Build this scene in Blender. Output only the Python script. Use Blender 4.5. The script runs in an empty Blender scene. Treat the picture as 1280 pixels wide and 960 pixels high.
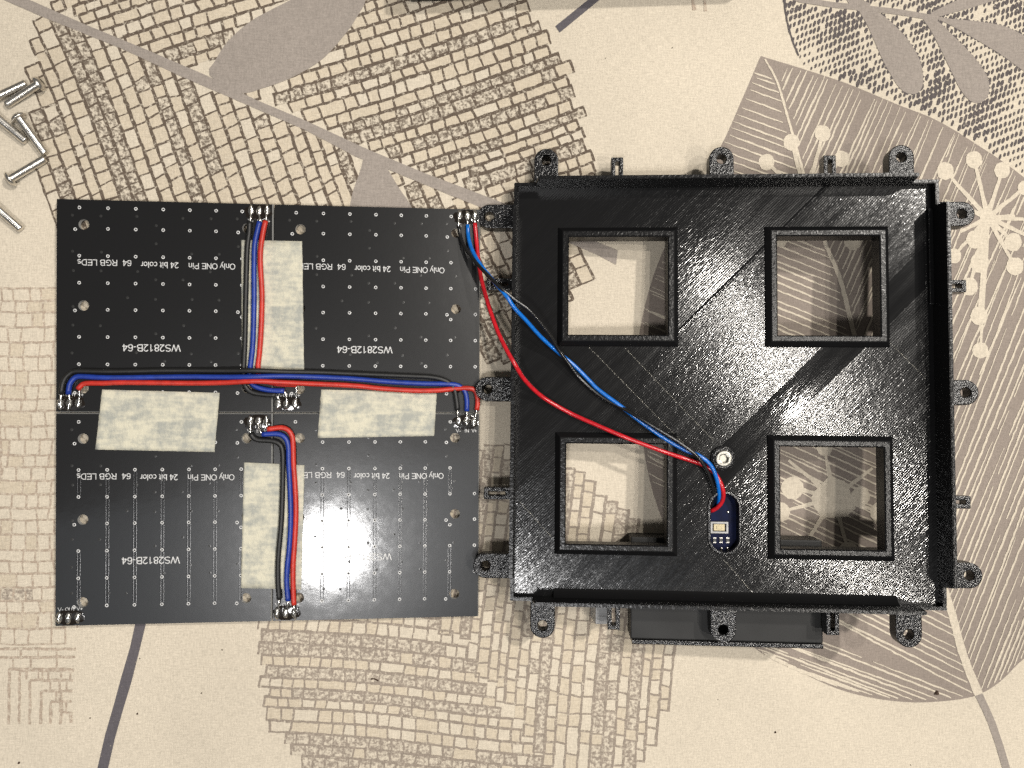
import bpy, bmesh, math, random
import numpy as np
from mathutils import Vector, Matrix, geometry
random.seed(7)
C = bpy.context.scene.collection
MM = 0.001

# ------------------------------------------------------------------ camera, world, lamps, exposure
PW, PH, F = 1280.0, 960.0, 1000.0            # the photograph's frame and focal length in its pixels
CAM_ANG = (-3.22032367e-03, -9.55577348e-02, 4.78585041e-03)
CAM_LOC = np.array([50.68773, 10.08192, 260.135])          # mm above the cloth


def rot(rx, ry, rz):
    cx, sx, cy, sy, cz, sz = math.cos(rx), math.sin(rx), math.cos(ry), math.sin(ry), math.cos(rz), math.sin(rz)
    Rx = np.array([[1, 0, 0], [0, cx, -sx], [0, sx, cx]])
    Ry = np.array([[cy, 0, sy], [0, 1, 0], [-sy, 0, cy]])
    Rz = np.array([[cz, -sz, 0], [sz, cz, 0], [0, 0, 1]])
    return Rz @ Ry @ Rx


CAM_R = rot(*CAM_ANG)
cd = bpy.data.cameras.new('camera')
cam = bpy.data.objects.new('camera', cd)
C.objects.link(cam)
cd.sensor_width = 36.0
cd.lens = F / PW * 36.0
cd.clip_start = 0.01
cd.clip_end = 10
M4 = Matrix([list(CAM_R[i]) + [CAM_LOC[i] * MM] for i in range(3)] + [[0, 0, 0, 1]])
cam.matrix_world = M4
bpy.context.scene.camera = cam

world = bpy.data.worlds.new('World')
bpy.context.scene.world = world
world.use_nodes = True
bg = world.node_tree.nodes['Background']
bg.inputs[0].default_value = (1.0, 0.96, 0.90, 1)
bg.inputs[1].default_value = 0.14


def lamp(name, x, y, z, power, radius, col=(1.0, 0.95, 0.875)):
    l = bpy.data.lights.new(name, 'POINT')
    l.energy = power
    l.shadow_soft_size = radius * MM
    l.color = col
    o = bpy.data.objects.new(name, l)
    o.location = (x * MM, y * MM, z * MM)
    C.objects.link(o)
    return o


lamp('point_lamp', 560, 420, 1000, 35.0, 24)
lamp('point_lamp', -70, -186, 700, 8.0, 40, (1.0, 0.985, 0.97))
lamp('point_lamp', 272, 34, 700, 4.6, 11)  # added lamp, mirrored as a highlight on the right of the frame floor
lamp('point_lamp', 203, 160, 700, 4.6, 11)  # added for the glints between the frame's upper windows
lamp('point_lamp', 316, -134, 700, 4.6, 11)  # added for the glints below the lower right window

# added dim panel, stands in for the lit ceiling mirrored in the lower boards
al = bpy.data.lights.new('sheen_panel', 'AREA')
al.shape = 'RECTANGLE'
al.size, al.size_y = 0.56, 0.21
al.energy = 0.24
al.color = (0.86, 0.93, 1.0)
ao = bpy.data.objects.new('sheen_panel', al)
ao.location = (-0.13, -0.215, 0.715)
ao.rotation_euler = (0, 0, math.radians(9))
C.objects.link(ao)

sc = bpy.context.scene
sc.view_settings.view_transform = 'Standard'
sc.view_settings.look = 'None'
sc.view_settings.exposure = -0.14
sc.view_settings.gamma = 1.0
sc.view_settings.use_curve_mapping = False
sc.render.engine = 'CYCLES'
sc.cycles.use_denoising = False
sc.cycles.use_adaptive_sampling = False
sc.cycles.sample_clamp_indirect = 2.0
sc.cycles.caustics_reflective = False
sc.cycles.max_bounces = 5


# ------------------------------------------------------------------ geometry of the view: a pixel on a plane at a height
def at(px, py, z=0.0):
    d = CAM_R @ np.array([(px - PW / 2) / F, -(py - PH / 2) / F, -1.0])
    t = (z - CAM_LOC[2]) / d[2]
    return CAM_LOC + t * d


# the tilted printed case: pose of its floor plane (mm)
BOX_R = rot(math.radians(-3.22603759), math.radians(-8.88117391), math.radians(-0.12142366))
BOX_T = np.array([139.746, 7.605, 18.0])


def box_w(x, y, h):
    return BOX_R @ np.array([x, y, h], float) + BOX_T


def at_box(px, py, h=0.0):
    d = BOX_R.T @ (CAM_R @ np.array([(px - PW / 2) / F, -(py - PH / 2) / F, -1.0]))
    o = BOX_R.T @ (CAM_LOC - BOX_T)
    t = (h - o[2]) / d[2]
    return o + t * d


# ------------------------------------------------------------------ small helpers
def tag(o, label=None, cat=None, group=None, kind=None):
    if label: o['label'] = label
    if cat: o['category'] = cat
    if group: o['group'] = group
    if kind: o['kind'] = kind
    return o


def empty(name, loc, rotm=None):
    o = bpy.data.objects.new(name, None)
    C.objects.link(o)
    o.empty_display_size = 0.005
    m = Matrix.Identity(4)
    if rotm is not None:
        for i in range(3):
            for j in range(3): m[i][j] = float(rotm[i][j])
    for i in range(3): m[i][3] = float(loc[i]) * MM
    o.matrix_world = m
    return o


def mesh_data(name, verts, faces, mat, smooth=False):
    """verts in mm"""
    me = bpy.data.meshes.new(name)
    me.from_pydata([(v[0] * MM, v[1] * MM, v[2] * MM) for v in verts], [], faces)
    me.materials.append(mat)
    if smooth:
        me.polygons.foreach_set('use_smooth', [True] * len(me.polygons))
    me.update()
    return me


def link(name, me, parent=None, loc=None):
    o = bpy.data.objects.new(name, me)
    C.objects.link(o)
    if parent is not None: o.parent = parent
    if loc is not None: o.location = [c * MM for c in loc]
    return o


class MB:
    def __init__(s):
        s.v, s.f = [], []

    def add(s, vs, fs):
        n = len(s.v)
        s.v += [tuple(map(float, v)) for v in vs]
        s.f += [tuple(n + i for i in f) for f in fs]

    def box(s, x0, x1, y0, y1, z0, z1):
        s.add([(x0, y0, z0), (x1, y0, z0), (x1, y1, z0), (x0, y1, z0), (x0, y0, z1), (x1, y0, z1), (x1, y1, z1), (x0, y1, z1)],
              [(0, 3, 2, 1), (4, 5, 6, 7), (0, 1, 5, 4), (1, 2, 6, 5), (2, 3, 7, 6), (3, 0, 4, 7)])

    def prism(s, outer, holes, z0, z1, top_inset=0.0):
        loops = [outer] + holes
        tris = geometry.tessellate_polygon([[Vector((p[0], p[1], 0)) for p in l] for l in loops])
        flat = [p for l in loops for p in l]
        n = len(flat)
        area = lambda t: (flat[t[1]][0] - flat[t[0]][0]) * (flat[t[2]][1] - flat[t[0]][1]) - (flat[t[2]][0] - flat[t[0]][0]) * (flat[t[1]][1] - flat[t[0]][1])
        fs = []
        for t in tris:
            a = area(t)
            if abs(a) < 1e-9: continue
            if a < 0: t = (t[0], t[2], t[1])
            fs.append(tuple(n + i for i in t))
            fs.append((t[0], t[2], t[1]))
        k = 0
        for li, l in enumerate(loops):
            m = len(l)
            sa = sum(l[i][0] * l[(i + 1) % m][1] - l[(i + 1) % m][0] * l[i][1] for i in range(m))
            ccw = sa > 0
            for i in range(m):
                a, b = k + i, k + (i + 1) % m
                q = (a, b, n + b, n + a)
                if (li == 0) != ccw: q = q[::-1]
                fs.append(q)
            k += m
        s.add([(p[0], p[1], z0) for p in flat] + [(p[0], p[1], z1) for p in flat], fs)

    def lathe(s, prof, n=16, org=(0, 0, 0), ax=None, cap=True):
        """prof: list of (r, z); ax: 3x3 columns (x,y,axis)"""
        ax = np.eye(3) if ax is None else ax
        vs, fs = [], []
        for r, z in prof:
            for i in range(n):
                a = 2 * math.pi * i / n
                vs.append(tuple(ax @ np.array([r * math.cos(a), r * math.sin(a), z]) + np.array(org)))
        for k in range(len(prof) - 1):
            for i in range(n):
                j = (i + 1) % n
                fs.append((k * n + i, k * n + j, (k + 1) * n + j, (k + 1) * n + i))
        if cap:
            fs.append(tuple(range(n))[::-1])
            fs.append(tuple((len(prof) - 1) * n + i for i in range(n)))
        s.add(vs, fs)

    def data(s, name, mat, smooth=False, bevel=0.0):
        me = mesh_data(name, s.v, s.f, mat, smooth)
        if bevel > 0:
            bm = bmesh.new()
            bm.from_mesh(me)
            bmesh.ops.remove_doubles(bm, verts=bm.verts, dist=1e-6)
            es = [e for e in bm.edges if len(e.link_faces) == 2 and e.calc_face_angle(0) > 0.6]
            bmesh.ops.bevel(bm, geom=es, offset=bevel * MM, segments=2, affect='EDGES', profile=0.6)
            bm.to_mesh(me)
            bm.free()
        return me

    def obj(s, name, mat, parent=None, smooth=False, bevel=0.0, kind=None):
        o = link(name, s.data(name, mat, smooth, bevel), parent)
        if kind: o['kind'] = kind
        return o


def circle(cx, cy, r, n=20, a0=0.0):
    return [(cx + r * math.cos(a0 + 2 * math.pi * i / n), cy + r * math.sin(a0 + 2 * math.pi * i / n)) for i in range(n)]


def catmull(pts, step):
    P = [np.array(p, float) for p in pts]
    P = [2 * P[0] - P[1]] + P + [2 * P[-1] - P[-2]]
    out = []
    for i in range(1, len(P) - 2):
        p0, p1, p2, p3 = P[i - 1:i + 3]
        n = max(2, int(np.linalg.norm(p2 - p1) / step))
        for k in range(n):
            t = k / n
            out.append(0.5 * ((2 * p1) + (-p0 + p2) * t + (2 * p0 - 5 * p1 + 4 * p2 - p3) * t * t + (-p0 + 3 * p1 - 3 * p2 + p3) * t ** 3))
    out.append(P[-2])
    return out


def tube(mb, pts, r, n=10, step=1.2, taper=None, raw=False):
    Q = [np.array(p, float) for p in pts] if raw else catmull(pts, step)
    up = np.array([0, 0, 1.0])
    vs, fs = [], []
    L = len(Q)
    for i, q in enumerate(Q):
        t = Q[min(i + 1, L - 1)] - Q[max(i - 1, 0)]
        t /= np.linalg.norm(t) + 1e-12
        u = up - t * (up @ t)
        if np.linalg.norm(u) < 1e-3: u = np.array([1.0, 0, 0]) - t * t[0]
        u /= np.linalg.norm(u)
        w = np.cross(t, u)
        rr = r if taper is None else r * taper(i / (L - 1))
        for k in range(n):
            a = 2 * math.pi * k / n
            vs.append(q + rr * (math.cos(a) * u + math.sin(a) * w))
    for i in range(L - 1):
        for k in range(n):
            j = (k + 1) % n
            fs.append((i * n + k, (i + 1) * n + k, (i + 1) * n + j, i * n + j))
    fs.append(tuple(range(n)))
    fs.append(tuple((L - 1) * n + k for k in range(n))[::-1])
    mb.add(vs, fs)


# ------------------------------------------------------------------ materials
class NT:
    def __init__(s, name):
        s.m = bpy.data.materials.new(name)
        s.m.use_nodes = True
        s.t = s.m.node_tree
        s.b = s.t.nodes['Principled BSDF']

    def n(s, typ, **kw):
        nd = s.t.nodes.new(typ)
        for k, v in kw.items():
            if k.startswith('i_'):
                nd.inputs[int(k[2:]) if k[2:].isdigit() else k[2:].replace('_', ' ')].default_value = v
            else:
                setattr(nd, k, v)
        return nd

    def l(s, a, b): s.t.links.new(a, b)

    def coord(s, scale=(1, 1, 1), rotz=0.0):
        """object coordinates in mm, optionally scaled and turned"""
        tc = s.n('ShaderNodeTexCoord')
        vec = tc.outputs['Object']
        if rotz:
            mr = s.n('ShaderNodeMapping')
            mr.inputs['Rotation'].default_value = (0, 0, rotz)
            s.l(vec, mr.inputs['Vector'])
            vec = mr.outputs['Vector']
        mp = s.n('ShaderNodeMapping')
        mp.inputs['Scale'].default_value = (scale[0] * 1000, scale[1] * 1000, scale[2] * 1000)
        s.l(vec, mp.inputs['Vector'])
        return mp.outputs['Vector']

    def noise(s, vec, scale, detail=2.0, rough=0.5):
        nd = s.n('ShaderNodeTexNoise')
        nd.inputs['Scale'].default_value = scale
        nd.inputs['Detail'].default_value = detail
        nd.inputs['Roughness'].default_value = rough
        s.l(vec, nd.inputs['Vector'])
        return nd.outputs['Fac']

    def remap(s, val, a, b, c=0.0, d=1.0):
        nd = s.n('ShaderNodeMapRange')
        for i, v in zip((1, 2, 3, 4), (a, b, c, d)): nd.inputs[i].default_value = v
        s.l(val, nd.inputs[0])
        return nd.outputs[0]

    def math(s, op, a, b=None):
        nd = s.n('ShaderNodeMath')
        nd.operation = op
        for i, v in enumerate((a, b)):
            if v is None: continue
            if isinstance(v, (int, float)): nd.inputs[i].default_value = v
            else: s.l(v, nd.inputs[i])
        return nd.outputs[0]

    def mix(s, fac, a, b):
        nd = s.n('ShaderNodeMix')
        nd.data_type = 'RGBA'
        for sock, v in ((nd.inputs[0], fac), (nd.inputs[6], a), (nd.inputs[7], b)):
            if isinstance(v, (int, float)): sock.default_value = v
            elif isinstance(v, tuple): sock.default_value = v if len(v) == 4 else v + (1,)
            else: s.l(v, sock)
        return nd.outputs[2]

    def bump(s, h, dist, strength=1.0, normal=None):
        nd = s.n('ShaderNodeBump')
        nd.inputs['Distance'].default_value = dist * MM
        nd.inputs['Strength'].default_value = strength
        s.l(h, nd.inputs['Height'])
        if normal is not None: s.l(normal, nd.inputs['Normal'])
        return nd.outputs['Normal']

    def set(s, **kw):
        for k, v in kw.items():
            k = k.replace('_', ' ')
            if isinstance(v, (int, float)): s.b.inputs[k].default_value = v
            elif isinstance(v, tuple): s.b.inputs[k].default_value = v if len(v) == 4 else v + (1,)
            else: s.l(v, s.b.inputs[k])
        return s.m


def srgb(r, g, b):
    f = lambda c: (c / 255 / 12.92) if c <= 10 else ((c / 255 + 0.055) / 1.055) ** 2.4
    return (f(r), f(g), f(b), 1)


CREAM = (0.60, 0.532, 0.428, 1)


def cloth_mat(name, ink=None, cover=1.0, lo=0.30, hi=0.45, mscale=0.9, base=CREAM):
    """the cotton weave; with ink the print sits in the same threads"""
    m = NT(name)
    v = m.coord()
    thx = m.noise(m.coord((0.35, 3.2, 1)), 1.0, 2.0)
    thy = m.noise(m.coord((3.2, 0.35, 1)), 1.0, 2.0)
    weave = m.math('MULTIPLY', m.math('ADD', thx, thy), 0.5)
    fine = m.noise(v, 1.6, 2.0, 0.7)
    blot = m.noise(v, 0.014, 3.0)
    val = m.math('ADD', m.remap(weave, 0.36, 0.64, 0.86, 1.08), m.remap(fine, 0.35, 0.7, -0.10, 0.08))
    val = m.math('MULTIPLY', val, m.remap(blot, 0.3, 0.7, 0.91, 1.04))
    speck = m.remap(m.noise(v, 0.9, 3.0, 0.75), 0.70, 0.78, 0.0, 0.16)
    col = base
    if ink is not None:
        mask = m.remap(m.noise(v, mscale, 4.0, 0.7), lo, hi, 0.0, cover)
        col = m.mix(mask, base, ink)
    mul = m.n('ShaderNodeVectorMath')
    mul.operation = 'SCALE'
    if isinstance(col, tuple): mul.inputs[0].default_value = col[:3]
    else: m.l(col, mul.inputs[0])
    m.l(val, mul.inputs['Scale'])
    col2 = m.mix(speck, mul.outputs[0], (0.25, 0.19, 0.14))
    hgt = m.math('ADD', m.math('MULTIPLY', weave, 1.0), m.math('MULTIPLY', fine, 0.4))
    n0 = m.bump(m.noise(v, 0.020, 2.0), 9.0, 0.35)
    n1 = m.bump(hgt, 0.16, 0.55, n0)
    return m.set(Base_Color=col2, Roughness=0.85, Normal=n1, Specular_IOR_Level=0.25)


MAT_CLOTH = cloth_mat('cotton_cream')
BROWN = srgb(86, 73, 62)
GREYB = srgb(138, 126, 115)
TAUPE = srgb(143, 132, 123)
CHAR = srgb(88, 82, 82)
MAT_INK_BROWN = cloth_mat('print_brown', BROWN, 0.95, 0.30, 0.46)
MAT_SMUDGE_BROWN = cloth_mat('print_brown_smudge', BROWN, 0.85, 0.44, 0.58, 0.75)
MAT_TINT = cloth_mat('print_pinkish_tint', srgb(194, 181, 160), 0.8, 0.2, 0.5)
MAT_INK_GREY = cloth_mat('print_grey', GREYB, 0.90, 0.28, 0.46)
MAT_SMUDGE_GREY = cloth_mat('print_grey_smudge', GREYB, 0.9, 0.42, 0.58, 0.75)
MAT_INK_FAINT = cloth_mat('print_faint', srgb(160, 142, 126), 0.85, 0.32, 0.55)
MAT_TAUPE = cloth_mat('print_taupe', TAUPE, 1.0, 0.10, 0.25)
MAT_TAUPE_D = cloth_mat('print_taupe_dark', srgb(150, 141, 133), 1.0, 0.1, 0.25)
MAT_CREAMPRINT = cloth_mat('print_bare_cloth')
MAT_CHAR = cloth_mat('print_charcoal', CHAR, 1.0, 0.22, 0.40)
MAT_SLATE = cloth_mat('print_slate', srgb(92, 88, 92), 1.0, 0.18, 0.36, 1.6)


def pcb_mat():
    m = NT('black_solder_mask')
    v = m.coord()
    dust = m.remap(m.noise(v, 1.3, 3.0, 0.8), 0.70, 0.80, 0.0, 0.10)
    col = m.mix(dust, (0.006, 0.006, 0.0066), (0.35, 0.35, 0.34))
    rg = m.remap(m.noise(v, 0.25, 4.0, 0.65), 0.35, 0.7, 0.07, 0.13)
    nb = m.bump(m.noise(v, 0.35, 3.0, 0.6), 0.02, 0.5)
    return m.set(Base_Color=col, Roughness=0.30, Normal=nb, Specular_IOR_Level=0.36, Coat_Weight=0.8, Coat_Roughness=rg, Coat_Normal=nb)


MAT_PCB = pcb_mat()
m = NT('pcb_edge')
MAT_PCBEDGE = m.set(Base_Color=(0.38, 0.38, 0.37), Roughness=0.5)
m = NT('white_silkscreen')
MAT_SILK = m.set(Base_Color=m.mix(m.remap(m.noise(m.coord(), 2.5, 2.0), 0.35, 0.6), (0.34, 0.34, 0.34), (0.66, 0.66, 0.65)), Roughness=0.5)
m = NT('dull_via_mask')
MAT_DIM = m.set(Base_Color=(0.028, 0.028, 0.027), Roughness=0.3)
m = NT('via_bore')
MAT_BORE = m.set(Base_Color=(0.008, 0.008, 0.008), Roughness=0.6)
m = NT('solder')
v = m.coord()
MAT_SOLDER = m.set(Base_Color=(0.62, 0.61, 0.58), Metallic=1.0, Roughness=m.remap(m.noise(v, 1.4, 2.0), 0.3, 0.7, 0.12, 0.4), Normal=m.bump(m.noise(v, 0.9, 1.0), 0.15, 0.8))
m = NT('burnt_flux')
v = m.coord()
MAT_FLUX = m.set(Base_Color=(0.012, 0.009, 0.007), Roughness=0.12, Normal=m.bump(m.noise(v, 0.9, 2.0, 0.6), 0.08, 0.9))
m = NT('led_plastic')
MAT_LED = m.set(Base_Color=(0.7, 0.7, 0.68), Roughness=0.5)


def tape_mat():
    m = NT('masking_tape_crepe')
    v = m.coord()
    wet = m.remap(m.math('ADD', m.math('MULTIPLY', m.noise(m.coord((1, 0.8, 1)), 0.17, 6.0, 0.72), 0.65), m.math('MULTIPLY', m.noise(m.coord((0.12, 0.6, 1)), 1.0, 3.0, 0.6), 0.35)), 0.43, 0.59)
    crepe = m.noise(m.coord((2.4, 0.8, 1)), 1.0, 3.0, 0.6)
    col = m.mix(wet, (0.58, 0.55, 0.435), (0.335, 0.34, 0.305))
    spk = m.remap(m.noise(v, 1.0, 3.0, 0.7), 0.60, 0.75, 0.0, 0.28)
    col = m.mix(spk, col, (0.24, 0.25, 0.24))
    return m.set(Base_Color=col, Roughness=0.7, Specular_IOR_Level=0.3, Normal=m.bump(m.math('ADD', crepe, m.noise(v, 0.4, 2.0)), 0.22, 0.6))


MAT_TAPE = tape_mat()


def wire_mat(name, col, rough=0.32):
    m = NT(name)
    v = m.coord()
    f = m.remap(m.noise(v, 0.5, 3.0), 0.3, 0.7, 0.8, 1.12)
    mul = m.n('ShaderNodeVectorMath')
    mul.operation = 'SCALE'
    mul.inputs[0].default_value = col
    m.l(f, mul.inputs['Scale'])
    return m.set(Base_Color=mul.outputs[0], Roughness=rough, Normal=m.bump(m.noise(v, 0.7, 2.0), 0.05, 0.5))


MAT_WRED = wire_mat('red_silicone', (0.48, 0.028, 0.016), 0.42)
MAT_WBLUE = wire_mat('deep_blue_silicone', (0.010, 0.036, 0.26), 0.42)
MAT_WBLACK = wire_mat('black_silicone', (0.009, 0.009, 0.009), 0.5)
MAT_WRED2 = wire_mat('crimson_pvc', (0.50, 0.012, 0.020), 0.25)
MAT_WBLUE2 = wire_mat('bright_blue_pvc', (0.004, 0.135, 0.52), 0.25)
MAT_WBLACK2 = wire_mat('black_pvc', (0.010, 0.010, 0.010), 0.25)
m = NT('tinned_copper')
MAT_TIN = m.set(Base_Color=(0.75, 0.73, 0.68), Metallic=1.0, Roughness=0.22)


def plastic_top():
    """glossy black print, rough pebbly last layer"""
    m = NT('black_print_pebbled')
    v = m.coord()
    h = m.math('ADD', m.noise(v, 1.3, 2.0, 0.6), m.math('MULTIPLY', m.noise(v, 0.6, 2.0), 0.5))
    return m.set(Base_Color=(0.008, 0.008, 0.009), Roughness=0.22, Normal=m.bump(h, 0.30, 1.0))


def plastic_wall():
    m = NT('black_print_layers')
    v = m.coord((0.25, 0.25, 3.0))
    h = m.math('ADD', m.noise(v, 1.0, 1.0), m.math('MULTIPLY', m.noise(m.coord(), 0.8, 1.0), 0.35))
    return m.set(Base_Color=(0.006, 0.006, 0.0065), Roughness=0.4, Specular_IOR_Level=0.3, Normal=m.bump(h, 0.016, 0.8))


def plastic_floor():
    """diagonal extrusion lines: one direction, with a band laid the other way"""
    m = NT('black_print_diagonal')
    q = math.pi / 4
    tc = m.n('ShaderNodeTexCoord')
    sep = m.n('ShaderNodeSeparateXYZ')
    m.l(tc.outputs['Object'], sep.inputs[0])
    s = m.math('MULTIPLY', m.math('SUBTRACT', sep.outputs[0], sep.outputs[1]), 707.1)     # mm across "/"
    wob = m.math('MULTIPLY', m.math('SUBTRACT', m.noise(m.coord(), 0.8, 2.0), 0.5), 0.6)
    s2 = m.math('ADD', s, wob)
    band = m.math('MULTIPLY', m.math('GREATER_THAN', s2, 12.0), m.math('LESS_THAN', s2, 21.3))
    band = m.math('MULTIPLY', band, m.math('GREATER_THAN', m.math('ADD', sep.outputs[0], sep.outputs[1]), -0.030))

    tt = m.math('MULTIPLY', m.math('ADD', sep.outputs[0], sep.outputs[1]), 707.1)

    def lines(across, rotz):
        ph = m.math('ADD', m.math('MULTIPLY', across, 2 * math.pi / 0.62), m.math('MULTIPLY', m.noise(m.coord((0.25, 0.9, 1), rotz), 1.0, 2.0), 3.0))
        w = m.math('SINE', ph)
        a = m.noise(m.coord((0.28, 1.5, 1), rotz), 1.0, 1.0, 0.5)
        b = m.noise(m.coord((0.75, 1.3, 1), rotz), 1.0, 1.0, 0.5)
        return m.math('ADD', m.math('MULTIPLY', w, 0.07), m.math('ADD', m.math('MULTIPLY', a, 0.34), m.math('MULTIPLY', b, 0.17)))
    ha = lines(s2, -q)
    hb = m.math('MULTIPLY', ha, 0.22)
    mx = m.n('ShaderNodeMix')
    m.l(band, mx.inputs[0]); m.l(ha, mx.inputs[2]); m.l(hb, mx.inputs[3])
    ridge = m.math('MULTIPLY', m.math('SUBTRACT', 1.0, m.remap(m.math('ABSOLUTE', m.math('ADD', s2, 22.6)), 0.0, 0.7)), m.math('MULTIPLY', m.math('GREATER_THAN', tt, 3.0), 1.1))
    calm = m.remap(m.math('LESS_THAN', s2, -22.6), 0, 1, 1.0, 0.55)
    h = m.math('ADD', m.math('MULTIPLY', mx.outputs[0], calm), ridge)
    ta = m.n('ShaderNodeVectorTransform'); ta.vector_type = 'VECTOR'; ta.convert_from = 'OBJECT'; ta.convert_to = 'WORLD'
    cmb = m.n('ShaderNodeCombineXYZ')
    cmb.inputs[0].default_value = 0.7071
    cmb.inputs[1].default_value = 0.7071
    m.l(cmb.outputs[0], ta.inputs[0])
    rg = m.remap(m.noise(m.coord((0.05, 0.4, 1), -q), 1.0, 3.0), 0.3, 0.7, 0.11, 0.17)
    rg = m.math('MULTIPLY', rg, m.remap(band, 0, 1, 1.0, 0.55))
    return m.set(Base_Color=(0.007, 0.007, 0.0075), Roughness=rg, Anisotropic=0.3, Tangent=ta.outputs[0], Normal=m.bump(h, 0.12, 1.0))


def plastic_rim():
    m = NT('black_print_rim')
    h = m.math('ADD', m.noise(m.coord(), 1.1, 1.0), m.math('MULTIPLY', m.noise(m.coord((0.3, 0.3, 3)), 1.0, 1.0), 0.6))
    return m.set(Base_Color=(0.007, 0.007, 0.0075), Roughness=0.27, Specular_IOR_Level=0.25, Normal=m.bump(h, 0.12, 1.0))


MAT_RIM = plastic_rim()
MAT_TOP, MAT_WALL, MAT_FLOOR = plastic_top(), plastic_wall(), plastic_floor()
m = NT('dark_grey_satin_plastic')
MAT_SATIN = m.set(Base_Color=m.mix(m.remap(m.noise(m.coord(), 0.1, 3.0), 0.3, 0.7), (0.012, 0.012, 0.012), (0.019, 0.019, 0.019)), Roughness=0.5, Specular_IOR_Level=0.25)
m = NT('pale_grey_plastic')
MAT_PALE = m.set(Base_Color=m.mix(m.remap(m.noise(m.coord((0.3, 1, 1)), 0.8, 2.0), 0.35, 0.65), (0.30, 0.30, 0.30), (0.42, 0.42, 0.42)), Roughness=0.4)
m = NT('polished_steel')
v = m.coord()
MAT_STEEL = m.set(Base_Color=(0.72, 0.69, 0.64), Metallic=1.0, Roughness=m.remap(m.noise(v, 0.6, 3.0), 0.3, 0.7, 0.22, 0.36))
m = NT('socket_dark')
MAT_SOCKET = m.set(Base_Color=(0.25, 0.24, 0.21), Metallic=1.0, Roughness=0.35)
m = NT('blue_solder_mask')
MAT_BLUEPCB = m.set(Base_Color=m.mix(m.remap(m.noise(m.coord(), 0.3, 2.0), 0.3, 0.7), (0.0006, 0.002, 0.018), (0.001, 0.005, 0.036)), Roughness=0.45, Specular_IOR_Level=0.08)
m = NT('sensor_gold')
MAT_GOLD = m.set(Base_Color=(0.36, 0.31, 0.20), Metallic=0.6, Roughness=0.5)
m = NT('resistor_black')
MAT_RES = m.set(Base_Color=(0.02, 0.02, 0.02), Roughness=0.5)
m = NT('dark_crumb')
MAT_CRUMB = m.set(Base_Color=m.mix(m.noise(m.coord(), 1.0), (0.02, 0.012, 0.01), (0.09, 0.05, 0.03)), Roughness=0.9)
m = NT('black_case_plastic')
MAT_BLACKCASE = m.set(Base_Color=(0.012, 0.012, 0.012), Roughness=0.4, Normal=m.bump(m.noise(m.coord(), 0.8), 0.1, 0.4))

# ------------------------------------------------------------------ the tablecloth and its print
mb = MB()
mb.add([(-420, -420, 0), (620, -420, 0), (620, 420, 0), (-420, 420, 0)], [(0, 1, 2, 3)])
cloth = mb.obj('tablecloth', MAT_CLOTH)
tag(cloth, 'cream cotton tablecloth printed with brown brickwork discs, taupe striped leaves and dashes', kind='structure')


def inside(p, poly):
    x, y = p
    r = False
    n = len(poly)
    j = n - 1
    for i in range(n):
        xi, yi = poly[i]
        xj, yj = poly[j]
        if (yi > y) != (yj > y) and x < (xj - xi) * (y - yi) / (yj - yi) + xi: r = not r
        j = i
    return r


def smooth_poly(pts, step=8):
    P = [np.array((p[0], p[1], 0.0)) for p in pts]
    n = len(P)
    out = []
    for i in range(n):
        p0, p1, p2, p3 = P[i - 1], P[i], P[(i + 1) % n], P[(i + 2) % n]
        k = max(1, int(np.linalg.norm(p2 - p1) / step))
        for a in range(k):
            t = a / k
            q = 0.5 * ((2 * p1) + (-p0 + p2) * t + (2 * p0 - 5 * p1 + 4 * p2 - p3) * t * t + (-p0 + 3 * p1 - 3 * p2 + p3) * t ** 3)
            out.append((q[0], q[1]))
    return out


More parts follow.
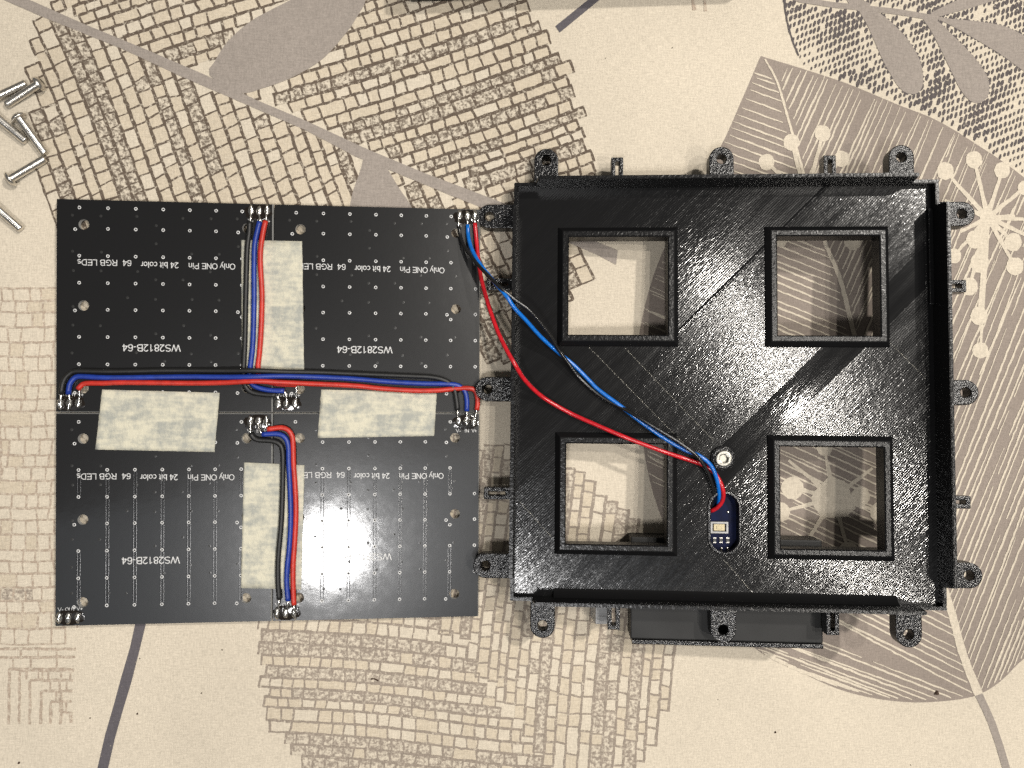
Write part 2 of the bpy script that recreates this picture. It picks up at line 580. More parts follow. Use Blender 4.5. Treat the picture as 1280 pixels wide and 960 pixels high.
class Print:
    """flat ink shapes on the cloth, drawn in the photograph's own plane and laid on the table"""
    def __init__(s, z): s.mb, s.z0, s.k = MB(), z, 0

    @property
    def z(s):
        s.k += 1
        return s.z0 + 0.036 * ((s.k * 0.6180339887) % 1.0)

    def poly(s, pts):
        V = [Vector((p[0], p[1], 0)) for p in pts]
        tr = geometry.tessellate_polygon([V])
        W = [at(p[0], p[1], 0) for p in pts]
        fs = []
        for a, b, c in tr:
            A = (W[b][0] - W[a][0]) * (W[c][1] - W[a][1]) - (W[c][0] - W[a][0]) * (W[b][1] - W[a][1])
            fs.append((a, b, c) if A > 0 else (a, c, b))
        z = s.z
        s.mb.add([(w[0], w[1], z) for w in W], fs)

    def quad(s, a, b, c, d): s.poly([a, b, c, d])

    def ribbon(s, pts, w, jit=0.5, taper=None):
        n = len(pts)
        L, R = [], []
        for i, p in enumerate(pts):
            q0, q1 = pts[max(i - 1, 0)], pts[min(i + 1, n - 1)]
            dx, dy = q1[0] - q0[0], q1[1] - q0[1]
            l = math.hypot(dx, dy) + 1e-9
            ww = w * (taper(i / max(1, n - 1)) if taper else 1.0)
            a = max(0.25, ww / 2 + random.uniform(-jit, jit) * min(1, ww / 3))
            b = max(0.25, ww / 2 + random.uniform(-jit, jit) * min(1, ww / 3))
            L.append((p[0] - dy / l * a, p[1] + dx / l * a))
            R.append((p[0] + dy / l * b, p[1] - dx / l * b))
        W = [at(p[0], p[1], 0) for p in L + R]
        fs = [(i, i + 1, n + i + 1, n + i) for i in range(n - 1)]
        a, b, c = W[0], W[1], W[n]
        A = (b[0] - a[0]) * (c[1] - a[1]) - (c[0] - a[0]) * (b[1] - a[1])
        if A < 0: fs = [f[::-1] for f in fs]
        z = s.z
        s.mb.add([(w_[0], w_[1], z) for w_ in W], fs)

    def line(s, a, b, w, jit=0.5, seg=5.0, wob=0.5):
        n = max(2, int(math.hypot(b[0] - a[0], b[1] - a[1]) / seg) + 1)
        s.ribbon([(a[0] + (b[0] - a[0]) * i / (n - 1) + random.uniform(-wob, wob) * (0 < i < n - 1),
                   a[1] + (b[1] - a[1]) * i / (n - 1) + random.uniform(-wob, wob) * (0 < i < n - 1)) for i in range(n)], w, jit)

    def done(s, name, mat, label=None):
        if not s.mb.v: return
        o = s.mb.obj(name, mat, cloth)
        o['kind'] = 'stuff'
        if label: o['label'] = label


Z_FILL, Z_TINT, Z_SMUDGE, Z_INK, Z_OVER, Z_OVER2 = 0.04, 0.08, 0.12, 0.16, 0.20, 0.24


def bricks(test, org, ang, urange, vrange, pitch, blen, warp, ink, smudge, tint, w_row=3.8, w_joint=2.9, p_smudge=0.25, p_tint=0.55, row_smudge=None):
    """brick cells in a turned frame (u along the rows); a cell is drawn when its centre is inside"""
    ca, sa = math.cos(ang), math.sin(ang)

    def P(u, v):
        v = v + warp(u, v)
        return (org[0] + ca * u - sa * v, org[1] + sa * u + ca * v)
    v = vrange[0]
    prev_cells = []
    while v < vrange[1]:
        h = random.uniform(*pitch)
        smrow = random.random() < p_smudge
        u = urange[0] + random.uniform(0, 10)
        cells = []
        while u < urange[1]:
            l = random.uniform(*blen) * (1.9 if random.random() < 0.07 else 1.0)
            if test(P(u + l / 2, v + h / 2)): cells.append((u, u + l))
            u += l
        for (a, b) in cells:
            g = 0.4
            c = [P(a + g, v + g), P(b - g, v + g), P(b - g, v + h - g), P(a + g, v + h - g)]
            if random.random() < p_tint: tint.quad(*c)
            if (smrow and random.random() < 0.88) or random.random() < 0.03: smudge.quad(*c)
            joint = w_joint * random.uniform(0.7, 1.15)
            lean = random.uniform(-1.2, 1.2)
            ink.line(P(a + lean, v), P(a - lean, v + h), joint)
            if not any(abs(b - a2) < 0.01 for a2, _ in cells): ink.line(P(b, v), P(b, v + h), joint)
            wr = w_row * random.uniform(0.75, 1.2)
            ink.line(P(a - 1, v), P(b + 1, v), wr)
            if not test(P((a + b) / 2, v + h * 1.45)): ink.line(P(a - 1, v + h), P(b + 1, v + h), w_row * random.uniform(0.5, 0.9))
        v += h


ink_b, smu_b, tint_b = Print(Z_INK), Print(Z_SMUDGE), Print(Z_TINT)
ink_g, smu_g, tint_g = Print(Z_INK), Print(Z_SMUDGE), Print(Z_TINT)
ink_f = Print(Z_INK)
taupe, taupe_d, creamp = Print(Z_FILL), Print(Z_OVER), Print(Z_OVER)
creamp2 = Print(Z_OVER2)
char_p, slate = Print(Z_INK), Print(Z_INK)

# disc of brown brickwork, top left, cut by a taupe branch
DISC_A = smooth_poly([(56, 22), (45, 60), (41, 100), (43, 150), (52, 200), (62, 245), (78, 295), (115, 360), (190, 430), (300, 470), (430, 480), (560, 455), (655, 425),
                      (700, 385), (728, 350), (738, 310), (742, 262), (740, 220), (734, 190), (727, 155), (720, 130), (711, 95), (692, 58), (675, 33), (655, 0), (620, -45), (300, -80), (100, -40)], 12)
BR_UP = [(0, -14), (37, 0), (107, 31), (180, 61), (257, 94), (320, 125), (382, 151), (460, 187), (532, 217), (585, 237), (640, 258), (690, 280), (745, 302), (772, 313)]
BR_LO = [(-30, -14), (5, 0), (55, 22), (150, 60), (225, 95), (320, 136), (380, 162), (445, 196), (500, 218), (560, 243), (620, 267), (690, 295), (745, 318), (770, 331)]


def yat(poly, x):
    for (x0, y0), (x1, y1) in zip(poly, poly[1:]):
        if x0 <= x <= x1: return y0 + (y1 - y0) * (x - x0) / (x1 - x0)
    return poly[-1][1]


DROP1 = smooth_poly([(262, 94), (268, 78), (285, 52), (312, 28), (340, 12), (367, -2), (400, -25), (450, -20), (457, 0), (446, 22), (430, 45), (402, 75), (365, 97), (330, 110), (300, 116)], 6)
DROP2 = smooth_poly([(458, 190), (450, 215), (440, 245), (440, 270), (470, 290), (510, 275), (516, 262), (498, 234), (480, 204), (470, 192)], 6)
bricks(lambda p: inside(p, DISC_A) and p[1] < yat(BR_UP, p[0]) - 4 and not inside(p, DROP1), (390, 120), math.radians(-18.5), (-420, 420), (-260, 260),
       (12.5, 18), (14, 21), lambda u, v: 4 * math.sin(u / 120) + 2 * math.sin(v / 40), ink_b, smu_b, tint_b, p_smudge=0.30, p_tint=0.75)
bricks(lambda p: inside(p, DISC_A) and p[1] > yat(BR_LO, p[0]) + 3 and not inside(p, DROP2), (200, 220), math.radians(67), (-260, 430), (-600, 330),
       (14, 20), (13, 24), lambda u, v: 7 * math.sin(u / 110), ink_b, smu_b, tint_b, w_row=3.8, w_joint=2.4, p_smudge=0.20, p_tint=0.75)
branch = BR_UP + BR_LO[::-1]
taupe_d.poly(branch)
taupe_d.poly(DROP1)
taupe_d.poly(DROP2)

# disc of grey brickwork, bottom centre: nested corners
DISC_B = circle(585, 812, 258, 60)


def diag(p): return p[1] - 800 - 1.39 * (p[0] - 570)       # >0: rows run level, <0: courses run upright


bricks(lambda p: inside(p, DISC_B) and diag(p) > 4, (560, 850), math.radians(5), (-300, 260), (-140, 260), (12, 17.5), (12.5, 18),
       lambda u, v: 2.5 * math.sin(u / 60), ink_g, smu_g, tint_g, w_row=3.0, w_joint=2.3, p_smudge=0.28)
bricks(lambda p: inside(p, DISC_B) and diag(p) < -4, (700, 700), math.radians(96), (-320, 320), (-180, 300), (10.5, 16), (13, 24),
       lambda u, v: 2.5 * math.sin(u / 70), ink_g, smu_g, tint_g, w_row=3.2, w_joint=2.2, p_smudge=0.2)

# faint brickwork at the left edge
bricks(lambda p: p[1] > 360 and p[1] < 800 and p[0] < 84 + 8 * math.sin(p[1] / 37), (0, 360), 0.0, (-60, 110), (0, 470), (14, 20), (14, 22),
       lambda u, v: 0.8 * math.sin(u / 20), ink_f, Print(Z_SMUDGE), tint_g, w_row=2.4, w_joint=2.2, p_smudge=0.0, p_tint=0.15)
for k, (x, y) in enumerate([(0, 811), (0, 822), (12, 836), (25, 838), (38, 850), (52, 864), (64, 877), (77, 890)]):
    ink_f.line((x, y), (95 - k * 0.9, y + random.uniform(-1, 1)), 3.0)
    if k > 1: ink_f.line((x, y), (x - 1, 905), 3.2)
    for j in range(3):
        xx = random.uniform(x + 10, 90)
        ink_f.line((xx, y), (xx, y + 13), 2.2)
for k in range(7):  # column of dark upright strokes along the left border
    ink_f.line((random.uniform(-3, 2), 528 + k * 11), (random.uniform(-3, 2), 541 + k * 11), 4.5, 1.5)
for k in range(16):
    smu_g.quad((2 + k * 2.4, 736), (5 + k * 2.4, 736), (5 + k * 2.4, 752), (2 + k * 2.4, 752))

# big taupe leaf with scratched veins
LEAF = smooth_poly([(951, 70), (949, 74), (938, 100), (925, 130), (905, 175), (870, 240), (833, 305), (812, 360), (799, 420), (796, 485), (803, 550), (812, 600), (826, 645), (850, 700), (890, 760),
                    (950, 815), (1000, 840), (1050, 862), (1100, 874), (1150, 878), (1200, 874), (1226, 867), (1250, 852), (1272, 830), (1300, 800), (1340, 700), (1370, 560), (1370, 400),
                    (1340, 280), (1280, 222), (1220, 180), (1170, 150), (1120, 130), (1060, 105), (1000, 85), (957, 72)], 9)
RIB = [(p[0], p[1]) for p in catmull([(956, 74, 0), (972, 105, 0), (988, 160, 0), (1008, 230, 0), (1030, 300, 0), (1050, 350, 0), (1068, 420, 0), (1090, 490, 0), (1118, 560, 0), (1145, 640, 0), (1168, 705, 0), (1186, 755, 0), (1204, 820, 0), (1223, 868, 0)], 4)]
taupe.poly(LEAF)
creamp.ribbon(RIB, 6.5, 0.4, lambda t: 0.35 + 1.3 * t)


def vein(x, y, ang, w):
    dx, dy = math.cos(ang), math.sin(ang)
    run, d = [], 0
    while inside((x, y), LEAF) and d < 420:
        run.append((x + random.uniform(-.35, .35), y + random.uniform(-.35, .35)))
        x += dx * 6; y += dy * 6; d += 6
        if len(run) > 12 and random.random() < 0.03:
            creamp.ribbon(run, w, 0.45, lambda t_: 0.35 + 0.65 * math.sin(math.pi * min(1, 0.12 + t_ * 0.88)))
            run = []
            x += dx * 9; y += dy * 9
    if len(run) > 3: creamp.ribbon(run, w, 0.45, lambda t_: 0.35 + 0.65 * math.sin(math.pi * min(1, 0.12 + t_ * 0.88)))


for k in range(20):
    x = 1205 - k * 16 + random.uniform(-4, 4)
    y = yat([(850, 700), (890, 760), (950, 815), (1000, 840), (1050, 862), (1100, 874), (1150, 878), (1200, 874), (1226, 867)], x) - 3
    vein(x, y, math.radians(201 + random.uniform(-1.5, 1.5)), random.uniform(1.8, 3.0))
for k in range(12):
    x = 1232 + k * 9 + random.uniform(-2, 2)
    y = yat([(1226, 867), (1250, 852), (1272, 830), (1300, 800), (1340, 700), (1370, 560)], x) - 3
    vein(x, y, math.radians(-69 + random.uniform(-1.5, 1.5)), random.uniform(1.8, 3.0))
acc = 0
nxt = 0
for i in range(1, len(RIB)):
    acc += math.hypot(RIB[i][0] - RIB[i - 1][0], RIB[i][1] - RIB[i - 1][1])
    if acc < nxt: continue
    nxt = acc + random.uniform(8.0, 11.0)
    t = i / len(RIB)
    for side in (-1, 1):
        ang = math.radians(203 + random.uniform(-.7, .7) + 8 * (t - 0.5)) if side < 0 else math.radians(-67 + random.uniform(-.6, .6) - 4 * (t - .5))
        dx, dy = math.cos(ang), math.sin(ang)
        x, y = RIB[i][0] + dx * random.uniform(2, 12), RIB[i][1] + dy * random.uniform(2, 12)
        run = []
        w = random.uniform(1.7, 2.7)
        curve = random.uniform(-0.00012, 0.00012)
        end = random.uniform(260, 800)
        d = 0
        while inside((x, y), LEAF) and d < 700:
            run.append((x + random.uniform(-.35, .35), y + random.uniform(-.35, .35)))
            if len(run) > 20 and random.random() < 0.022 or d > end:
                creamp.ribbon(run, w, 0.45, lambda t_: 0.35 + 0.65 * math.sin(math.pi * min(1, 0.12 + t_ * 0.88)))
                run = []
                gap = random.uniform(6, 16)
                x += dx * gap; y += dy * gap; d += gap
                w = random.uniform(1.6, 2.9)
                if d > end: end += random.uniform(60, 200)
            ang += curve * 6
            dx, dy = math.cos(ang), math.sin(ang)
            x += dx * 6; y += dy * 6; d += 6
        if len(run) > 3: creamp.ribbon(run, w, 0.45, lambda t_: 0.35 + 0.65 * math.sin(math.pi * min(1, 0.12 + t_ * 0.88)))


def dandelion(cx, cy, heads, core=9):
    creamp2.poly([(cx + core * random.uniform(0.8, 1.2) * math.cos(a * math.pi / 7), cy + core * random.uniform(.8, 1.2) * math.sin(a * math.pi / 7)) for a in range(14)])
    for hx, hy, r in heads:
        n = 8
        creamp2.ribbon([(cx + (hx - cx) * i / n, cy + (hy - cy) * i / n) for i in range(n + 1)], 5.5, 0.5, lambda t: 1.15 - 0.5 * t)
        if r: creamp2.poly([(hx + r * random.uniform(.93, 1.06) * math.cos(a * math.pi / 8), hy + r * 1.05 * random.uniform(.93, 1.06) * math.sin(a * math.pi / 8)) for a in range(16)])


dandelion(1234, 272, [(1181, 214, 11), (1217, 200, 10.5), (1252, 213, 10), (1280, 235, 9), (1218, 299, 11), (1266, 303, 11), (1224, 329, 12), (1268, 333, 11), (1211, 358, 11), (1223, 395, 11), (1225, 438, 10),
                      (1268, 270, 0), (1290, 275, 0), (1246, 232, 0), (1200, 290, 0), (1192, 320, 9), (1296, 300, 10), (1180, 250, 0)], 11)
dandelion(1008, 250, [(989, 178, 10), (1028, 167, 10), (1052, 199, 10), (958, 203, 10), (975, 300, 9), (1066, 300, 12)], 8)
dandelion(1042, 622, [(985, 575, 0), (975, 640, 12), (1000, 690, 12), (1090, 585, 0), (1100, 640, 13), (1060, 690, 13), (1030, 560, 10), (990, 610, 14), (1075, 620, 12)], 26)
taupe_d.ribbon([(1222, 866), (1232, 886), (1240, 905), (1249, 932), (1258, 962), (1266, 990)], 9, 0.3)

# dash-patterned disc, top right, with taupe leaves
DROPS = [smooth_poly(d, 5) for d in (
    [(1074, 14), (1082, 28), (1092, 50), (1103, 75), (1115, 97), (1124, 110), (1134, 117), (1146, 117), (1153, 107), (1153, 90), (1148, 72), (1136, 52), (1118, 32), (1098, 16), (1082, 9)],
    [(1152, 20), (1164, 40), (1176, 63), (1188, 88), (1200, 112), (1212, 126), (1224, 129), (1234, 121), (1236, 104), (1228, 86), (1212, 66), (1192, 46), (1172, 27)],
    [(1166, 21), (1190, 33), (1215, 47), (1250, 68), (1285, 92), (1310, 95), (1310, 60), (1280, 45), (1255, 33), (1222, 27), (1190, 24)])]
STEMS = [[(970, -12), (1000, 0), (1040, 6), (1080, 10), (1120, 15), (1152, 20), (1172, 24)], [(1085, 12), (1068, 4), (1062, -8)], [(1164, 20), (1185, 12), (1210, 3), (1240, -8)]]
for d in DROPS: taupe_d.poly(d)
taupe_d.ribbon(STEMS[0], 7, 0.4)
taupe_d.ribbon(STEMS[1], 15, 0.4)
taupe_d.ribbon(STEMS[2], 11, 0.4, lambda t: 0.7 + t)


def leaf_top(x): return yat([(940, 72), (1000, 85), (1060, 105), (1120, 130), (1170, 150), (1220, 180), (1280, 222), (1330, 270)], x)


def dash_ok(p):
    x, y = p
    left = 980 + 0.0028 * (y + 10) ** 2
    if x < left or y > leaf_top(x) - 4: return False
    if any(inside(p, d) for d in DROPS): return False
    if y < yat(STEMS[0], x) + 6 and y > yat(STEMS[0], x) - 6 and 965 < x < 1172: return False
    return True


a = math.radians(-22)
ca, sa = math.cos(a), math.sin(a)
v = -120.0
row = 0
while v < 330:
    u = -60 + (row % 2) * 3
    while u < 380:
        x, y = 960 + ca * u - sa * v + random.uniform(-.6, .6), 20 + sa * u + ca * v + random.uniform(-.6, .6)
        big = 0.5 + 0.5 * math.sin(u / 27 + math.sin(v / 31) * 1.5) * math.cos(v / 24 + u / 60)
        if dash_ok((x, y)) and random.random() < 0.96:
            L, w = 2.6 + 2.9 * big + random.uniform(-.5, .5), 1.05 + 1.45 * big + random.uniform(-.25, .25)
            dx, dy = 0.30, -0.95
            pts = []
            for k in range(6):
                t = 2 * math.pi * k / 6 + .5
                e, f_ = math.cos(t) * L * random.uniform(.85, 1.1), math.sin(t) * w * random.uniform(.8, 1.15)
                pts.append((x + dx * e - dy * f_, y + dy * e + dx * f_))
            char_p.poly(pts)
        u += random.uniform(5.2, 6.6)
    v += random.uniform(7.4, 9.6)
    row += 1
char_p.ribbon([(980 + 0.0028 * (y + 10) ** 2, y) for y in range(-20, 75, 5)], 2.4, 0.7)
for d in DROPS:
    for p in d[::1]:
        if dash_ok((p[0], p[1])) or random.random() < 0.45:
            r = random.uniform(1.0, 2.3)
            char_p.poly([(p[0] + r * random.uniform(.7, 1.3) * math.cos(k), p[1] + r * random.uniform(.7, 1.3) * math.sin(k)) for k in range(6)])

# slate bars
slate.poly([(694, 33), (699.5, 41), (752, -2), (770, -18), (756, -24), (735, 0)])
slate.ribbon([(178, 770), (169, 810), (158, 850), (148, 885), (138, 920), (128, 962), (122, 990)], 13.0, 0.5)
for pts, w in (([(866, 0), (867, 6), (868, 13)], 4), ([(880, 0), (881, 6), (882, 14)], 4)): ink_f.ribbon(pts, w, 0.6)

tint_b.done('brick_print', MAT_TINT); smu_b.done('brick_print', MAT_SMUDGE_BROWN); ink_b.done('brick_print', MAT_INK_BROWN)
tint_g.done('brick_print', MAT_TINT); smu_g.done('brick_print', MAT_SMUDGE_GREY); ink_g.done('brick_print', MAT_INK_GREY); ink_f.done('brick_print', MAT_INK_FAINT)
taupe.done('leaf_print', MAT_TAUPE); taupe_d.done('branch_print', MAT_TAUPE_D); creamp.done('vein_print', MAT_CREAMPRINT); creamp2.done('flower_print', MAT_CREAMPRINT)
char_p.done('dash_print', MAT_CHAR); slate.done('bar_print', MAT_SLATE)

# ------------------------------------------------------------------ the four circuit boards
COLS = [7.0, 15.4, 23.6, 31.75, 39.7, 47.6, 55.5, 63.4]
ROWS = [2.8, 9.1, 17.4, 25.6, 33.7, 42.0, 50.3, 58.7]
HOLES = [(8.3, 7.9), (57.1, 7.9), (8.3, 32.5), (57.2, 32.0), (8.3, 57.6), (57.1, 57.4)]
PADS_IN = [(58.2, 2.6), (60.7, 2.6), (63.1, 2.6)]
PADS_OUT = [(1.55, 62.2), (4.2, 62.2), (6.9, 62.2)]
S = 65.0
BOARD_Z = 3.5        # top face


def bl(x, y): return (x - S / 2, S / 2 - y)      # board mm from its top left corner -> local


rb = random.Random(3)
body_mb = MB()
e = 32.42
body_mb.prism([(-e, -e), (e, -e), (e, e), (-e, e)], [circle(*bl(*h), 1.58, 22) for h in HOLES], -1.6, 0.0)
body_mb.v = [(x * (1 - .30 / e), y * (1 - .30 / e), z) if z > -0.1 and max(abs(x), abs(y)) > e - .01 else (x, y, z) for x, y, z in body_mb.v]
body_me = body_mb.data('pcb', MAT_PCB)
body_me.materials.append(MAT_PCBEDGE)
for p in body_me.polygons:
    if abs(p.normal.z) < 0.8: p.material_index = 1

# vias: white ring with a dark bore
via_mb, bore_mb, dim_mb, dimb_mb, trace_mb = MB(), MB(), MB(), MB(), MB()


def ring(mb_, cx, cy, r0, r1, z, n=12):
    a, b = circle(cx, cy, r1, n), circle(cx, cy, r0, n)
    mb_.add([(p[0], p[1], z) for p in a] + [(p[0], p[1], z + .02) for p in b], [(i, (i + 1) % n, n + (i + 1) % n, n + i) for i in range(n)])


def disc(mb_, cx, cy, r, z, n=10): mb_.add([(p[0], p[1], z) for p in circle(cx, cy, r, n)], [tuple(range(n))])


vias = []
for r, y in enumerate(ROWS):
    for c, x in enumerate(COLS):
        if c == 7 and r < 3: continue
        if r == 7 and c == 7: continue
        xx, yy = x, y
        if c == 0 and r in (1, 4, 7): xx, yy = 5.8, y + .3
        if c == 6 and r in (1, 4, 7): xx, yy = 54.3, y + .2
        vias.append((xx, yy))
vias.append((55.5, 35.4))
for x, y in vias:
    ring(via_mb, *bl(x, y), 0.27, 0.53, 0.056)
    disc(bore_mb, *bl(x, y), 0.275, 0.052)
for k in range(46):
    x, y = 3 + (k % 7) * 8.2 + rb.choice((1.9, 4.6, 2.1)) + rb.uniform(-.2, .2), 5.2 + (k // 7) * 8.3 + rb.choice((0, 2.6)) + rb.uniform(-.2, .2)
    if min(math.hypot(x - h[0], y - h[1]) for h in HOLES) < 2.6 or min(math.hypot(x - h[0], y - h[1]) for h in vias) < 1.2: continue
    ring(dim_mb, *bl(x, y), 0.17, 0.44, 0.012, 10)
    disc(dimb_mb, *bl(x, y), 0.18, 0.010, 8)
for c, x in enumerate(COLS[:7]):
    for r in range(2 if c % 2 else 2, 7):
        y0, y1 = ROWS[r] + 0.6, ROWS[r + 1] - 0.6
        if c in (0, 6) and r in (3, 4): continue
        for s in (-0.42, 0.42):
            xx, yb = bl(x + s, y1)
            _, yt = bl(x, y0)
            q = [(xx - .19, -.01), (xx - .11, .011), (xx, .016), (xx + .11, .011), (xx + .19, -.01)]
            vs = [(px_, yb, h_) for px_, h_ in q] + [(px_, yt, h_) for px_, h_ in q]
            trace_mb.add(vs, [(i, i + 1, 6 + i, 5 + i) for i in range(4)])
via_me, bore_me = via_mb.data('via_ring', MAT_SILK), bore_mb.data('via_bore', MAT_BORE)
dim_me, dimb_me = dim_mb.data('plugged_via', MAT_DIM), dimb_mb.data('plugged_via_bore', MAT_BORE)
m = NT('trace_mask')
MAT_TRACE = m.set(Base_Color=(0.008, 0.008, 0.009), Roughness=0.24)
trace_me = trace_mb.data('trace', MAT_TRACE, True)
led_mb = MB()
for i in range(8):
    for j in range(8):
        cx, cy = bl(4.06 + 8.125 * i, 4.06 + 8.125 * j)
        if min(math.hypot(cx - bl(*h)[0], cy - bl(*h)[1]) for h in HOLES) < 4.2: continue
        led_mb.box(cx - 2.5, cx + 2.5, cy - 2.5, cy + 2.5, -3.48, -1.61)
led_me = led_mb.data('led', MAT_LED)


def arc(cx, cy, rx, ry, a0, a1, n=10):
    return [(cx + rx * math.cos(math.radians(a0 + (a1 - a0) * k / n)), cy + ry * math.sin(math.radians(a0 + (a1 - a0) * k / n))) for k in range(n + 1)]


# plain sans-serif letters as pen strokes: advance width, strokes (cap height 1)
GLYPH = {
    'O': (0.80, [arc(.40, .5, .33, .44, 90, 450, 22)]), 'n': (0.56, [[(.10, 0), (.10, .70)], arc(.28, .45, .18, .22, 170, 0, 8) + [(.46, 0)]]),
    'l': (0.24, [[(.12, 0), (.12, 1)]]), 'y': (0.52, [[(.04, .70), (.26, .06)], [(.48, .70), (.26, .03), (.19, -.18), (.06, -.24)]]),
    'E': (0.68, [[(.10, 0), (.10, 1)], [(.10, .94), (.62, .94)], [(.10, .52), (.57, .52)], [(.10, .06), (.63, .06)]]),
    'N': (0.74, [[(.10, 0), (.10, 1)], [(.64, 0), (.64, 1)], [(.10, .96), (.64, .04)]]),
    'P': (0.68, [[(.10, 0), (.10, 1)], [(.10, .94), (.36, .94)] + arc(.36, .695, .25, .245, 85, -85, 9) + [(.10, .45)]]),
    'i': (0.24, [[(.12, 0), (.12, .70)], [(.12, .87), (.12, 1.0)]]),
    '2': (0.56, [arc(.28, .70, .21, .24, 165, -25, 10) + [(.30, .28), (.08, .06)], [(.06, .06), (.52, .06)]]),
    '4': (0.58, [[(.40, 0), (.40, 1)], [(.40, .95), (.05, .27)], [(.03, .28), (.55, .28)]]),
    'b': (0.56, [[(.10, 0), (.10, 1)], arc(.28, .35, .19, .29, 160, -160, 16)]), 't': (0.32, [[(.15, .92), (.15, .12), (.20, .05), (.30, .05)], [(.03, .66), (.29, .66)]]),
    'c': (0.50, [arc(.27, .35, .20, .30, 45, 315, 14)]), 'o': (0.56, [arc(.28, .35, .21, .30, 90, 450, 18)]), 'r': (0.34, [[(.10, 0), (.10, .70)], arc(.27, .42, .17, .22, 160, 70, 5)]),
    '6': (0.56, [arc(.28, .31, .21, .25, 90, 450, 16), [(.07, .34), (.08, .60)] + arc(.30, .62, .22, .32, 175, 30, 8)]),
    'R': (0.72, [[(.10, 0), (.10, 1)], [(.10, .94), (.38, .94)] + arc(.38, .715, .24, .225, 85, -85, 9) + [(.10, .49)], [(.40, .48), (.65, 0)]]),
    'G': (0.80, [arc(.41, .5, .33, .44, 50, 310, 16) + [(.69, .22), (.69, .46)], [(.42, .46), (.74, .46)]]),
    'B': (0.68, [[(.10, 0), (.10, 1)], [(.10, .94), (.35, .94)] + arc(.35, .735, .21, .205, 85, -85, 8) + [(.10, .53)], [(.35, .53)] + arc(.36, .295, .25, .235, 85, -85, 8) + [(.10, .06)]]),
    'L': (0.58, [[(.10, 0), (.10, 1)], [(.10, .06), (.55, .06)]]), 'D': (0.74, [[(.10, 0), (.10, 1)], [(.10, .94), (.32, .94)] + arc(.32, .5, .34, .44, 85, -85, 12) + [(.10, .06)]]),
    's': (0.50, [arc(.25, .515, .17, .15, 35, 250, 9)[:-1] + arc(.25, .20, .18, .155, 80, -150, 9)]),
    'W': (0.96, [[(.03, 1), (.25, .03)], [(.25, .03), (.48, .97)], [(.48, .97), (.71, .03)], [(.71, .03), (.93, 1)]]),
    'S': (0.68, [arc(.34, .735, .24, .21, 25, 250, 11)[:-1] + arc(.34, .285, .26, .23, 80, -155, 11)]),
    '8': (0.56, [arc(.28, .73, .18, .215, 90, 450, 14), arc(.28, .28, .21, .235, 90, 450, 16)]), '1': (0.56, [[(.34, 0), (.34, 1)], [(.34, .96), (.24, .82), (.12, .76)]]),
    '-': (0.36, [[(.05, .36), (.31, .36)]]), 'V': (0.68, [[(.03, 1), (.34, .03)], [(.34, .03), (.65, 1)]]), '+': (0.58, [[(.28, .14), (.28, .74)], [(.03, .44), (.53, .44)]]),
    'U': (0.74, [[(.10, 1), (.10, .36)] + arc(.37, .34, .27, .29, 185, 355, 10) + [(.64, 1)]]), 'T': (0.64, [[(.32, 0), (.32, 1)], [(.03, .94), (.61, .94)]]), 'I': (0.28, [[(.14, 0), (.14, 1)]]), ' ': (0.30, []),
}


def text_mesh(body, width, flip, cap=1.85, pen=0.135):
    """silkscreened line of letters, centred, cap height and width in mm"""
    mb_ = MB()
    total = sum(GLYPH[ch][0] for ch in body)
    sx = width / (total * cap)
    x, k = -total / 2, 0
    for ch in body:
        adv, strokes = GLYPH[ch]
        for st in strokes:
            k += 1
            n = len(st)
            closed = math.hypot(st[0][0] - st[-1][0], st[0][1] - st[-1][1]) < 1e-6
            L, R = [], []
            for i_, p in enumerate(st):
                q0, q1 = st[max(i_ - 1, 0)], st[min(i_ + 1, n - 1)]
                if closed and i_ in (0, n - 1): q0, q1 = st[-2], st[1]
                dx, dy = q1[0] - q0[0], q1[1] - q0[1]
                l = math.hypot(dx, dy)
                ox, oy = -dy / l * pen / 2, dx / l * pen / 2
                for lst, sg in ((L, 1), (R, -1)):
                    lst.append(((x + p[0]) * sx * cap + sg * ox * cap, (p[1] - .5) * cap + sg * oy * cap))
            sg = -1 if flip else 1
            vs = [(sg * a_, sg * b_, 0.0018 * (k % 5)) for a_, b_ in L + R]
            mb_.add(vs, [(n + i_, n + i_ + 1, i_ + 1, i_) for i_ in range(n - 1)])
        x += adv
    return mb_.data('lettering', MAT_SILK)


TEXTS = [(text_mesh('Only ONE Pin', 14.2, True, 1.85), 46.4, 19.9), (text_mesh('24 bit color', 11.3, True, 1.85), 30.8, 19.8), (text_mesh('64  RGB LEDs', 16.0, True, 1.85), 14.4, 19.4),
         (text_mesh('WS2812B-64', 17.4, True, 2.2), 28.4, 45.2),
         (text_mesh('V-', 1.8, False, 1.1), 1.9, 59.6), (text_mesh('OUT', 3.0, False, 1.1), 4.7, 59.6), (text_mesh('V+', 1.9, False, 1.1), 7.5, 59.5),
         (text_mesh('V-', 1.7, False, 1.1), 58.1, 5.6), (text_mesh('IN', 1.5, False, 1.1), 60.8, 5.6), (text_mesh('V+', 1.7, False, 1.1), 63.2, 5.6)]


